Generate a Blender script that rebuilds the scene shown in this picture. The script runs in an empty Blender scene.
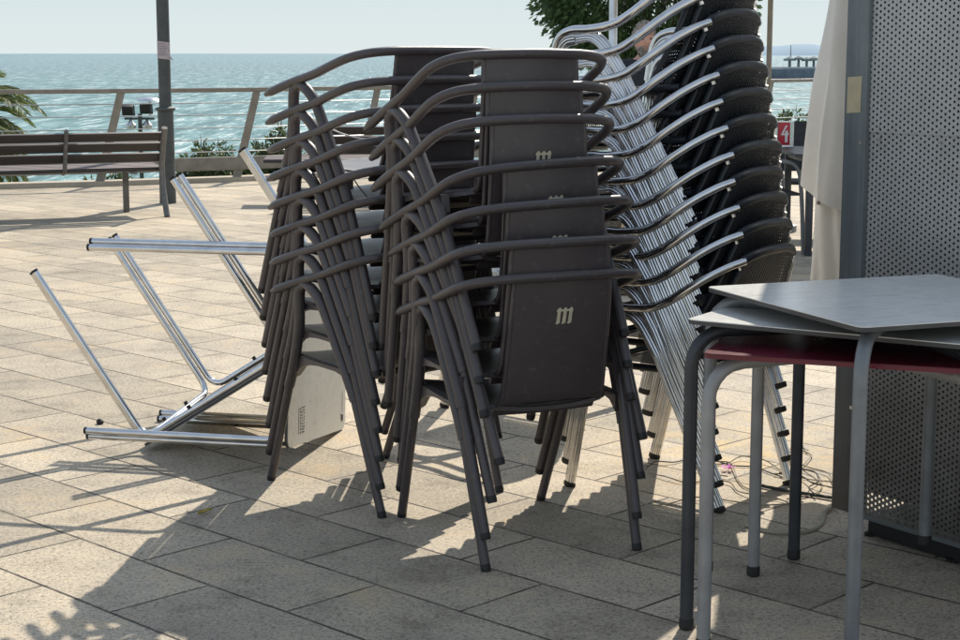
import bpy, bmesh, math, random
from mathutils import Vector, Matrix, Euler
random.seed(7)
R = math.radians
scene = bpy.context.scene
COL = scene.collection

# ------------------------------------------------------------------ materials
def new_mat(name):
    m = bpy.data.materials.new(name); m.use_nodes = True
    nt = m.node_tree; b = nt.nodes['Principled BSDF']
    return m, nt, b

def noise_node(nt, scale, detail=4, rough=.55, coord='Object', vec=None):
    n = nt.nodes.new('ShaderNodeTexNoise'); n.inputs['Scale'].default_value = scale
    n.inputs['Detail'].default_value = detail; n.inputs['Roughness'].default_value = rough
    if vec is None:
        tc = nt.nodes.new('ShaderNodeTexCoord'); nt.links.new(tc.outputs[coord], n.inputs['Vector'])
    else: nt.links.new(vec, n.inputs['Vector'])
    return n

def ramp(nt, fac, stops):
    r = nt.nodes.new('ShaderNodeValToRGB'); e = r.color_ramp.elements
    while len(e) < len(stops): e.new(.5)
    for i, (p, c) in enumerate(stops):
        e[i].position = p; e[i].color = (*c, 1) if len(c) == 3 else c
    nt.links.new(fac, r.inputs['Fac']); return r

def math_node(nt, op, a, b=None, clamp=False):
    m = nt.nodes.new('ShaderNodeMath'); m.operation = op; m.use_clamp = clamp
    for i, v in enumerate((a, b)):
        if v is None: continue
        if isinstance(v, (int, float)): m.inputs[i].default_value = v
        else: nt.links.new(v, m.inputs[i])
    return m.outputs[0]

def mixc(nt, fac, a, b, mode='MIX'):
    m = nt.nodes.new('ShaderNodeMix'); m.data_type = 'RGBA'; m.blend_type = mode
    for k, v in ((0, fac), (6, a), (7, b)):
        if isinstance(v, (int, float)): m.inputs[k].default_value = v
        elif isinstance(v, tuple): m.inputs[k].default_value = (*v, 1)
        else: nt.links.new(v, m.inputs[k])
    return m.outputs[2]

def bump(nt, b, height, strength=.3, dist=.01):
    n = nt.nodes.new('ShaderNodeBump'); n.inputs['Strength'].default_value = strength
    n.inputs['Distance'].default_value = dist
    nt.links.new(height, n.inputs['Height']); nt.links.new(n.outputs[0], b.inputs['Normal']); return n

def simple(name, c1, c2=None, rough=.5, metal=0, scale=6, rvar=.12, bstr=0, bscale=120, spec=None, detail=5):
    """base colour varied by noise, roughness varied too"""
    m, nt, b = new_mat(name)
    c2 = c2 or tuple(x*.75 for x in c1)
    n = noise_node(nt, scale, detail)
    r = ramp(nt, n.outputs['Fac'], [(.35, c1), (.7, c2)])
    nt.links.new(r.outputs[0], b.inputs['Base Color'])
    mr = nt.nodes.new('ShaderNodeMapRange')
    mr.inputs['To Min'].default_value = max(.03, rough-rvar); mr.inputs['To Max'].default_value = min(1, rough+rvar)
    n2 = noise_node(nt, scale*2.3, 3); nt.links.new(n2.outputs['Fac'], mr.inputs['Value'])
    nt.links.new(mr.outputs[0], b.inputs['Roughness'])
    b.inputs['Metallic'].default_value = metal
    if spec is not None: b.inputs['Specular IOR Level'].default_value = spec
    if bstr:
        n3 = noise_node(nt, bscale, 3); bump(nt, b, n3.outputs['Fac'], bstr, .002)
    return m

def dusty(name, c, dust, amount=.35, rough=.5, bstr=.15):
    """plastic with dust settled on faces that look up"""
    m, nt, b = new_mat(name)
    g = nt.nodes.new('ShaderNodeNewGeometry'); s = nt.nodes.new('ShaderNodeSeparateXYZ')
    nt.links.new(g.outputs['Normal'], s.inputs[0])
    up = math_node(nt, 'MULTIPLY', math_node(nt, 'POWER', math_node(nt, 'MAXIMUM', s.outputs[2], 0.0), 2.0), amount)
    n = noise_node(nt, 9, 6, .65)
    f = math_node(nt, 'MULTIPLY', up, math_node(nt, 'MULTIPLY', n.outputs['Fac'], 1.6), True)
    n2 = noise_node(nt, 3, 5)
    base = ramp(nt, n2.outputs['Fac'], [(.3, c), (.75, tuple(x*1.35 for x in c))]).outputs[0]
    oi = nt.nodes.new('ShaderNodeObjectInfo'); tone = math_node(nt, 'ADD', math_node(nt, 'MULTIPLY', oi.outputs['Random'], .35), .82)
    vm = nt.nodes.new('ShaderNodeVectorMath'); vm.operation = 'SCALE'; nt.links.new(base, vm.inputs[0]); nt.links.new(tone, vm.inputs['Scale']); base = vm.outputs[0]
    scn = noise_node(nt, 38, 6, .8); scf = ramp(nt, scn.outputs['Fac'], [(.56, (0, 0, 0)), (.70, (1, 1, 1))]).outputs[0]
    base = mixc(nt, math_node(nt, 'MULTIPLY', scf, .22), base, dust)
    nt.links.new(mixc(nt, f, base, dust), b.inputs['Base Color'])
    rr = math_node(nt, 'ADD', math_node(nt, 'MULTIPLY', n.outputs['Fac'], .3), rough-.15)
    nt.links.new(rr, b.inputs['Roughness'])
    n3 = noise_node(nt, 420, 2); bump(nt, b, n3.outputs['Fac'], bstr, .0008)
    return m

M = {}
M['plastic'] = dusty('brown_plastic', (.056, .047, .049), (.27, .26, .25), .36, .34)
M['rubber'] = simple('black_rubber', (.012, .012, .013), (.02, .02, .02), .6)
M['emblem'] = simple('beige_print', (.60, .53, .39), (.48, .43, .32), .6, scale=60)
M['alu'] = simple('polished_aluminium', (.76, .76, .76), (.60, .60, .60), .13, 1, scale=16, rvar=.09, detail=8)
M['alu_dull'] = simple('brushed_aluminium', (.74, .74, .74), (.58, .58, .58), .27, 1, scale=9, rvar=.08)
M['stay'] = simple('sunlit_stay_paint', (.80, .76, .68), (.68, .64, .57), .38, .35, scale=12)
M['bumper'] = dusty('black_vinyl', (.008, .012, .018), (.10, .105, .115), .12, .42)
M['table_grey_leg'] = simple('grey_painted_steel', (.22, .235, .245), (.165, .175, .185), .42, .3, scale=14, bstr=.05)
M['table_light_leg'] = simple('light_grey_painted_steel', (.34, .335, .33), (.27, .265, .26), .42, .2, scale=14)
M['table_dark_leg'] = simple('charcoal_painted_steel', (.034, .038, .045), (.055, .06, .066), .42, .1, scale=14)
M['dark_edge'] = simple('phenolic_edge', (.05, .05, .052), (.08, .08, .08), .5)
M['red_laminate'] = simple('red_laminate', (.15, .016, .032), (.10, .011, .022), .3, scale=5)
M['kiosk_steel'] = simple('blue_grey_painted_steel', (.185, .21, .225), (.14, .16, .172), .42, .2, scale=5, bstr=.06)
def grimed():
    m, nt, b = new_mat('weathered_kiosk_post')
    g = nt.nodes.new('ShaderNodeNewGeometry'); sx_ = nt.nodes.new('ShaderNodeSeparateXYZ'); nt.links.new(g.outputs['Position'], sx_.inputs[0])
    n = noise_node(nt, 5, 6, .7); tc = nt.nodes.new('ShaderNodeTexCoord'); mp = nt.nodes.new('ShaderNodeMapping'); nt.links.new(tc.outputs['Object'], mp.inputs['Vector']); mp.inputs['Scale'].default_value = (60, 60, 2.5)
    st_ = noise_node(nt, 1, 4, .6, vec=mp.outputs[0])
    c = ramp(nt, n.outputs['Fac'], [(.3, (.185, .21, .222)), (.7, (.14, .16, .170))]).outputs[0]
    c = mixc(nt, .5, c, ramp(nt, st_.outputs['Fac'], [(.35, (.7, .7, .7)), (.6, (1.1, 1.1, 1.1))]).outputs[0], 'MULTIPLY')
    low = nt.nodes.new('ShaderNodeMapRange'); low.inputs['From Min'].default_value = .75; low.inputs['From Max'].default_value = .1; nt.links.new(sx_.outputs[2], low.inputs['Value'])
    c = mixc(nt, math_node(nt, 'MULTIPLY', low.outputs[0], math_node(nt, 'ADD', n.outputs['Fac'], .25), True), c, (.10, .078, .06))
    nt.links.new(c, b.inputs['Base Color']); b.inputs['Roughness'].default_value = .42; b.inputs['Metallic'].default_value = .2
    bump(nt, b, n.outputs['Fac'], .12, .01); return m
M['post_steel'] = grimed()
M['cabinet_dark'] = simple('dark_cabinet', (.012, .012, .013), (.02, .02, .021), .7)
M['tape'] = simple('beige_tape', (.52, .45, .30), (.44, .38, .25), .7, scale=20)
M['rail_paint'] = simple('taupe_painted_steel', (.30, .27, .225), (.21, .19, .155), .5, scale=8)
M['cable_steel'] = simple('steel_cable', (.45, .46, .46), (.35, .35, .35), .4, .6)
M['post_paint'] = simple('dark_grey_painted_pole', (.085, .095, .092), (.06, .065, .064), .55, scale=12, bstr=.1)
M['paper'] = simple('pale_paper', (.55, .47, .48), (.42, .36, .38), .8, scale=40)
M['ink'] = simple('dark_ink', (.03, .03, .035), (.05, .05, .05), .7)
M['white_paint'] = simple('white_paint', (.8, .8, .78), (.7, .7, .68), .5)
M['bench_iron'] = simple('weathered_bench_iron', (.20, .195, .185), (.13, .125, .12), .55, .3, scale=20)
M['canvas'] = simple('cream_canvas', (.80, .775, .72), (.70, .67, .62), .85, scale=4, bstr=.25, bscale=260)
M['cord'] = simple('white_cord', (.75, .73, .68), (.6, .58, .54), .8)
M['wire_dark'] = simple('dark_wire', (.05, .05, .045), (.08, .08, .07), .7)
M['wire_pale'] = simple('pale_wire', (.42, .38, .29), (.3, .27, .2), .7)
M['petal'] = simple('pink_petal', (.75, .08, .55), (.6, .05, .45), .5)
M['dry_leaf'] = simple('yellow_leaf', (.45, .33, .06), (.3, .22, .04), .6)
M['skin'] = simple('skin', (.62, .35, .27), (.54, .28, .21), .45, scale=25)
M['hair'] = simple('grey_hair', (.50, .48, .45), (.30, .29, .28), .7, scale=60)
M['jacket'] = simple('dark_jacket', (.018, .022, .028), (.028, .032, .04), .85, scale=20)
M['trousers'] = simple('dark_trousers', (.03, .03, .035), (.045, .045, .05), .85, scale=20)
M['shoe'] = simple('brown_shoe', (.06, .04, .025), (.04, .028, .018), .5)
M['bark'] = simple('bark', (.13, .10, .075), (.07, .055, .04), .9, scale=18, bstr=.6, bscale=40)
M['sign_red'] = simple('red_print', (.55, .03, .045), (.45, .02, .035), .35)
M['black_metal'] = simple('black_lamp_metal', (.02, .02, .022), (.03, .03, .03), .5)
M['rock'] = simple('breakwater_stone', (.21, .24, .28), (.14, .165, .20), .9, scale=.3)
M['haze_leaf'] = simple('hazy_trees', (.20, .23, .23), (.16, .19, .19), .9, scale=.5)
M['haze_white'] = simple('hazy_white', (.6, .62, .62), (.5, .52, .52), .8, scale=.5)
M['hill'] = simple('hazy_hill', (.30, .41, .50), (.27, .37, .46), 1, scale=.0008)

def leafmat(name, a, b_, trans=.25):
    m, nt, b = new_mat(name)
    g = nt.nodes.new('ShaderNodeNewGeometry'); 
    n = noise_node(nt, 3.5, 3)
    f = math_node(nt, 'ADD', math_node(nt, 'MULTIPLY', g.outputs['Random Per Island'], .6), math_node(nt, 'MULTIPLY', n.outputs['Fac'], .4))
    r = ramp(nt, f, [(.2, a), (.8, b_)])
    nt.links.new(r.outputs[0], b.inputs['Base Color']); b.inputs['Roughness'].default_value = .45
    t = nt.nodes.new('ShaderNodeBsdfTranslucent'); nt.links.new(r.outputs[0], t.inputs['Color'])
    mx = nt.nodes.new('ShaderNodeMixShader'); mx.inputs[0].default_value = trans
    out = nt.nodes['Material Output']
    nt.links.new(b.outputs[0], mx.inputs[1]); nt.links.new(t.outputs[0], mx.inputs[2]); nt.links.new(mx.outputs[0], out.inputs['Surface'])
    return m
M['ficus'] = leafmat('ficus_leaves', (.04, .085, .04), (.12, .20, .085), .42)
M['shrub'] = leafmat('shrub_leaves', (.05, .08, .035), (.16, .20, .08), .4)
M['palm'] = leafmat('palm_leaves', (.08, .12, .035), (.27, .31, .10), .45)

def paving():
    m, nt, b = new_mat('stone_paving')
    tc = nt.nodes.new('ShaderNodeTexCoord')
    mp = nt.nodes.new('ShaderNodeMapping'); nt.links.new(tc.outputs['Object'], mp.inputs['Vector'])
    mp.inputs['Rotation'].default_value = (0, 0, R(44.3)); mp.inputs['Location'].default_value = (3.68, -2.725+.003, 0)
    # joints wander a little
    wn = noise_node(nt, 1.3, 2, vec=mp.outputs[0])
    va = nt.nodes.new('ShaderNodeVectorMath'); va.operation = 'SCALE'; va.inputs['Scale'].default_value = .016
    nt.links.new(wn.outputs['Color'], va.inputs[0])
    vb = nt.nodes.new('ShaderNodeVectorMath'); vb.operation = 'ADD'
    nt.links.new(mp.outputs[0], vb.inputs[0]); nt.links.new(va.outputs[0], vb.inputs[1])
    br = nt.nodes.new('ShaderNodeTexBrick'); nt.links.new(vb.outputs[0], br.inputs['Vector'])
    br.offset = .5; br.offset_frequency = 2; br.squash = 1
    br.inputs['Scale'].default_value = 1; br.inputs['Brick Width'].default_value = .65; br.inputs['Row Height'].default_value = .325
    br.inputs['Mortar Size'].default_value = .0064; br.inputs['Mortar Smooth'].default_value = .6; br.inputs['Bias'].default_value = -.1
    br.inputs['Color1'].default_value = (.0, .0, .0, 1); br.inputs['Color2'].default_value = (1, 1, 1, 1); br.inputs['Mortar'].default_value = (.5, .5, .5, 1)
    slab = ramp(nt, br.outputs['Color'], [(0, (.53, .462, .355)), (.5, (.64, .555, .425)), (1, (.75, .65, .50))]).outputs[0]
    big = noise_node(nt, .55, 7, .65); blot = noise_node(nt, 4.2, 8, .75); fine = noise_node(nt, 190, 3, .75); grit = noise_node(nt, 75, 5, .8)
    c = mixc(nt, .9, slab, ramp(nt, big.outputs['Fac'], [(.34, (.70, .70, .72)), (.5, (.92, .91, .90)), (.66, (1.05, 1.02, .97))]).outputs[0], 'MULTIPLY')
    c = mixc(nt, .85, c, ramp(nt, blot.outputs['Fac'], [(.34, (.55, .54, .53)), (.46, (.88, .88, .88)), (.56, (1, 1, 1)), (.72, (1.06, 1.02, .95))]).outputs[0], 'MULTIPLY')
    c = mixc(nt, .9, c, ramp(nt, grit.outputs['Fac'], [(.37, (.30, .285, .27)), (.47, (.92, .92, .92)), (.62, (1.18, 1.15, 1.1))]).outputs[0], 'MULTIPLY')
    c = mixc(nt, .7, c, ramp(nt, fine.outputs['Fac'], [(.38, (.45, .43, .42)), (.52, (1, 1, 1)), (.65, (1.12, 1.1, 1.06))]).outputs[0], 'MULTIPLY')
    # ochre mineral stains and a few dark spots
    st = noise_node(nt, 2.1, 5, .7)
    c = mixc(nt, math_node(nt, 'MULTIPLY', ramp(nt, st.outputs['Fac'], [(.56, (0, 0, 0)), (.72, (1, 1, 1))]).outputs[0], .5), c, (.60, .42, .22))
    vo = nt.nodes.new('ShaderNodeTexVoronoi'); vo.inputs['Scale'].default_value = 5; nt.links.new(tc.outputs['Object'], vo.inputs['Vector'])
    sp = math_node(nt, 'LESS_THAN', vo.outputs['Distance'], .055)
    c = mixc(nt, math_node(nt, 'MULTIPLY', sp, .45), c, (.13, .11, .09))
    ds = nt.nodes.new('ShaderNodeVectorMath'); ds.operation = 'DISTANCE'; nt.links.new(tc.outputs['Object'], ds.inputs[0]); ds.inputs[1].default_value = (1.0, 6.1, 0)
    near = nt.nodes.new('ShaderNodeMapRange'); near.inputs['From Min'].default_value = .9; near.inputs['From Max'].default_value = .1; nt.links.new(ds.outputs['Value'], near.inputs['Value'])
    rs = ramp(nt, noise_node(nt, 6.5, 6, .7).outputs['Fac'], [(.44, (0, 0, 0)), (.62, (1, 1, 1))]).outputs[0]
    c = mixc(nt, math_node(nt, 'MULTIPLY', math_node(nt, 'MULTIPLY', rs, near.outputs[0]), .75), c, (.62, .44, .19))
    c = mixc(nt, math_node(nt, 'MULTIPLY', br.outputs['Fac'], ramp(nt, noise_node(nt, 7, 5, .7).outputs['Fac'], [(.35, (.6, .6, .6)), (.55, (1, 1, 1))]).outputs[0]), c, (.045, .038, .03))
    nt.links.new(c, b.inputs['Base Color']); b.inputs['Roughness'].default_value = .72
    b.inputs['Specular IOR Level'].default_value = .3
    h = math_node(nt, 'SUBTRACT', math_node(nt, 'MULTIPLY', grit.outputs['Fac'], .5), math_node(nt, 'MULTIPLY', br.outputs['Fac'], 1.6))
    h = math_node(nt, 'ADD', h, math_node(nt, 'MULTIPLY', fine.outputs['Fac'], .4))
    bump(nt, b, h, .55, .004)
    return m
M['paving'] = paving()
M['kerb'] = simple('kerb_stone', (.55, .47, .36), (.45, .38, .28), .8, scale=7, bstr=.3)
M['scrub'] = simple('scrub_ground', (.07, .085, .05), (.14, .13, .08), .95, scale=1.3, bstr=.5, bscale=5)

def sea_mat():
    m, nt, b = new_mat('sea_water')
    tc = nt.nodes.new('ShaderNodeTexCoord')
    def mapped(sx, sy, rz):
        mp = nt.nodes.new('ShaderNodeMapping'); nt.links.new(tc.outputs['Object'], mp.inputs['Vector'])
        mp.inputs['Scale'].default_value = (sx, sy, 1); mp.inputs['Rotation'].default_value = (0, 0, R(rz)); return mp.outputs[0]
    a = noise_node(nt, .19, 6, .72, vec=mapped(1, .14, 4)); c = noise_node(nt, .62, 5, .75, vec=mapped(1, .07, -5)); e = noise_node(nt, .006, 3, .5, vec=mapped(1, .35, 0))
    w = math_node(nt, 'ADD', math_node(nt, 'MULTIPLY', a.outputs['Fac'], .55), math_node(nt, 'MULTIPLY', c.outputs['Fac'], .45))
    s = nt.nodes.new('ShaderNodeSeparateXYZ'); nt.links.new(tc.outputs['Object'], s.inputs[0])
    far = nt.nodes.new('ShaderNodeMapRange'); far.inputs['From Min'].default_value = 150; far.inputs['From Max'].default_value = 1500
    nt.links.new(s.outputs[1], far.inputs['Value'])
    deep = mixc(nt, far.outputs[0], (.045, .19, .20), (.05, .15, .185))
    lite = mixc(nt, far.outputs[0], (.255, .51, .50), (.19, .36, .39))
    f = ramp(nt, w, [(.445, (0, 0, 0)), (.56, (1, 1, 1))]).outputs[0]
    col = mixc(nt, f, deep, lite)
    col = mixc(nt, .35, col, ramp(nt, e.outputs['Fac'], [(.3, (.8, .85, .9)), (.7, (1.1, 1.1, 1.05))]).outputs[0], 'MULTIPLY')
    fl = noise_node(nt, 1.15, 4, .75, vec=mapped(1, .055, 3))
    cap = ramp(nt, math_node(nt, 'ADD', math_node(nt, 'MULTIPLY', c.outputs['Fac'], .45), math_node(nt, 'ADD', math_node(nt, 'MULTIPLY', a.outputs['Fac'], .25), math_node(nt, 'MULTIPLY', fl.outputs['Fac'], .30))), [(.53, (0, 0, 0)), (.568, (1, 1, 1))]).outputs[0]
    col = mixc(nt, math_node(nt, 'MULTIPLY', cap, .9), col, (.92, .95, .93))  # white flecks: wave caps plus sun sparkle put into the colour
    nt.links.new(col, b.inputs['Base Color']); b.inputs['Roughness'].default_value = .32; b.inputs['IOR'].default_value = 1.33
    b.inputs['Specular IOR Level'].default_value = .22
    sp_ = noise_node(nt, 2.2, 3, .7, vec=mapped(1, .12, 8))
    bump(nt, b, math_node(nt, 'ADD', w, math_node(nt, 'MULTIPLY', sp_.outputs['Fac'], .25)), 1.0, 3.0)
    return m
M['sea'] = sea_mat()

def wood_slat():
    m, nt, b = new_mat('dark_bench_timber')
    tc = nt.nodes.new('ShaderNodeTexCoord'); mp = nt.nodes.new('ShaderNodeMapping'); nt.links.new(tc.outputs['Object'], mp.inputs['Vector'])
    mp.inputs['Scale'].default_value = (1.2, 22, 22)
    n = noise_node(nt, 3, 6, .65, vec=mp.outputs[0])
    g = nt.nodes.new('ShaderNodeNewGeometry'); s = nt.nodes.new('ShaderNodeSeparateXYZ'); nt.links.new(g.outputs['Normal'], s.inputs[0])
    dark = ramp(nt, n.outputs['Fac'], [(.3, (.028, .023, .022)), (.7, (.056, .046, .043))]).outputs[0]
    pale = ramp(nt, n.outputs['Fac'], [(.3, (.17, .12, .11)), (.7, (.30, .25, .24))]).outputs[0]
    up = math_node(nt, 'POWER', math_node(nt, 'MAXIMUM', s.outputs[2], 0.0), 3.0)  # upward faces painted paler, standing in for sky reflection
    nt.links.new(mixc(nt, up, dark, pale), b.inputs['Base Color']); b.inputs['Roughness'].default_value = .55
    bump(nt, b, n.outputs['Fac'], .3, .003); return m
M['timber'] = wood_slat()

def laminate(name, c1, c2, rough):
    m, nt, b = new_mat(name)
    n = noise_node(nt, 4, 7, .7); sm = noise_node(nt, 26, 5, .75)
    mp = nt.nodes.new('ShaderNodeMapping'); tc = nt.nodes.new('ShaderNodeTexCoord'); nt.links.new(tc.outputs['Object'], mp.inputs['Vector'])
    mp.inputs['Scale'].default_value = (3, 14, 3); mp.inputs['Rotation'].default_value = (0, 0, .7)
    sc = noise_node(nt, 3.2, 6, .8, vec=mp.outputs[0])
    c = ramp(nt, n.outputs['Fac'], [(.3, c1), (.7, c2)]).outputs[0]
    c = mixc(nt, .5, c, ramp(nt, sc.outputs['Fac'], [(.33, (.62, .62, .60)), (.45, (1, 1, 1)), (.75, (1.04, 1.04, 1.0))]).outputs[0], 'MULTIPLY')
    c = mixc(nt, .3, c, ramp(nt, sm.outputs['Fac'], [(.4, (.75, .75, .75)), (.5, (1, 1, 1))]).outputs[0], 'MULTIPLY')
    nt.links.new(c, b.inputs['Base Color'])
    nt.links.new(math_node(nt, 'ADD', math_node(nt, 'MULTIPLY', sc.outputs['Fac'], .22), rough-.1), b.inputs['Roughness'])
    bump(nt, b, sm.outputs['Fac'], .05, .001); return m
M['top_grey'] = laminate('grey_laminate_top', (.86, .845, .79), (.76, .75, .71), .22)
M['top_pale'] = laminate('pale_laminate_top', (.64, .63, .58), (.56, .555, .51), .38)

def uv_xy(nt):
    u = nt.nodes.new('ShaderNodeUVMap'); u.uv_map = 'UVMap'
    s = nt.nodes.new('ShaderNodeSeparateXYZ'); nt.links.new(u.outputs[0], s.inputs[0]); return s.outputs[0], s.outputs[1]

def cut(nt, b, hole):
    t = nt.nodes.new('ShaderNodeBsdfTransparent'); mx = nt.nodes.new('ShaderNodeMixShader')
    nt.links.new(hole, mx.inputs[0]); nt.links.new(b.outputs[0], mx.inputs[1]); nt.links.new(t.outputs[0], mx.inputs[2])
    nt.links.new(mx.outputs[0], nt.nodes['Material Output'].inputs['Surface'])

def perforated():
    """sheet steel with round punched holes on a hexagonal grid; UVs are in metres"""
    m, nt, b = new_mat('perforated_steel')
    x, y = uv_xy(nt); ax, ay, rad = .0300, .0173, .0038
    def lat(off):
        fx = math_node(nt, 'MULTIPLY', math_node(nt, 'SUBTRACT', math_node(nt, 'FRACT', math_node(nt, 'ADD', math_node(nt, 'DIVIDE', x, ax), off)), .5), ax)
        fy = math_node(nt, 'MULTIPLY', math_node(nt, 'SUBTRACT', math_node(nt, 'FRACT', math_node(nt, 'ADD', math_node(nt, 'DIVIDE', y, ay), off)), .5), ay)
        return math_node(nt, 'SQRT', math_node(nt, 'ADD', math_node(nt, 'MULTIPLY', fx, fx), math_node(nt, 'MULTIPLY', fy, fy)))
    d = math_node(nt, 'MINIMUM', lat(0.0), lat(0.5))
    hole = math_node(nt, 'LESS_THAN', d, rad)
    n = noise_node(nt, 3, 6, .65); n2 = noise_node(nt, 30, 4, .7)
    c = ramp(nt, n.outputs['Fac'], [(.3, (.52, .53, .525)), (.7, (.41, .415, .41))]).outputs[0]
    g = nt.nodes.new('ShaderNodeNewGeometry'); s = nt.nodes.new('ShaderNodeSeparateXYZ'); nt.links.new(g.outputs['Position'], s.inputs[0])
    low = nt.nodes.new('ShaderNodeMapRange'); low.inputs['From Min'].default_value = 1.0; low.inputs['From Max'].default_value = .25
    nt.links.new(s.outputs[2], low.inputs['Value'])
    c = mixc(nt, math_node(nt, 'MULTIPLY', low.outputs[0], math_node(nt, 'ADD', math_node(nt, 'MULTIPLY', n.outputs['Fac'], .9), .35), True), c, (.085, .074, .064))  # lower sheet darkened for dirt and for the shade inside the kiosk
    c = mixc(nt, .35, c, ramp(nt, n2.outputs['Fac'], [(.35, (.7, .7, .7)), (.55, (1, 1, 1))]).outputs[0], 'MULTIPLY')
    rim = math_node(nt, 'LESS_THAN', d, rad*1.14)
    c = mixc(nt, math_node(nt, 'MULTIPLY', rim, .35), c, (.08, .08, .08))
    nt.links.new(c, b.inputs['Base Color']); b.inputs['Metallic'].default_value = .35; b.inputs['Roughness'].default_value = .48
    dn = noise_node(nt, 2.2, 3, .5); bump(nt, b, math_node(nt, 'ADD', math_node(nt, 'MULTIPLY', dn.outputs['Fac'], 6.0), n2.outputs['Fac']), .25, .003)
    cut(nt, b, hole); return m
M['perforated'] = perforated()

def woven():
    """flat black synthetic cane: vertical and horizontal strands with small open gaps; UVs are in metres"""
    m, nt, b = new_mat('black_weave')
    x, y = uv_xy(nt); p = .0115
    fx = math_node(nt, 'FRACT', math_node(nt, 'DIVIDE', x, p)); fy = math_node(nt, 'FRACT', math_node(nt, 'DIVIDE', y, p))
    ox = math_node(nt, 'GREATER_THAN', fx, .70); oy = math_node(nt, 'GREATER_THAN', fy, .70)
    hole = math_node(nt, 'MULTIPLY', ox, oy)
    sx = math_node(nt, 'SINE', math_node(nt, 'MULTIPLY', math_node(nt, 'DIVIDE', x, p), 6.2832)); sy = math_node(nt, 'SINE', math_node(nt, 'MULTIPLY', math_node(nt, 'DIVIDE', y, p), 6.2832))
    n = noise_node(nt, 5, 4)
    c = ramp(nt, n.outputs['Fac'], [(.3, (.005, .009, .015)), (.7, (.012, .018, .027))]).outputs[0]
    nt.links.new(c, b.inputs['Base Color']); b.inputs['Roughness'].default_value = .48
    bump(nt, b, math_node(nt, 'ADD', math_node(nt, 'MULTIPLY', sx, .8), math_node(nt, 'MULTIPLY', math_node(nt, 'MULTIPLY', sx, sy), .5)), .8, .0022)
    cut(nt, b, hole); return m
M['woven'] = woven()

# ------------------------------------------------------------------ mesh helpers
def smooth(pts, n=6, closed=False):
    """Catmull-Rom through the points"""
    P = [Vector(p) for p in pts]; out = []
    N = len(P)
    for i in range(N-1):
        p0 = P[i-1] if i > 0 else P[i]*2-P[i+1]; p1 = P[i]; p2 = P[i+1]; p3 = P[i+2] if i+2 < N else P[i+1]*2-P[i]
        for k in range(n):
            t = k/n
            out.append(.5*((2*p1)+(p2-p0)*t+(2*p0-5*p1+4*p2-p3)*t*t+(3*p1-p0-3*p2+p3)*t**3))
    out.append(P[-1]); return out

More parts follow.
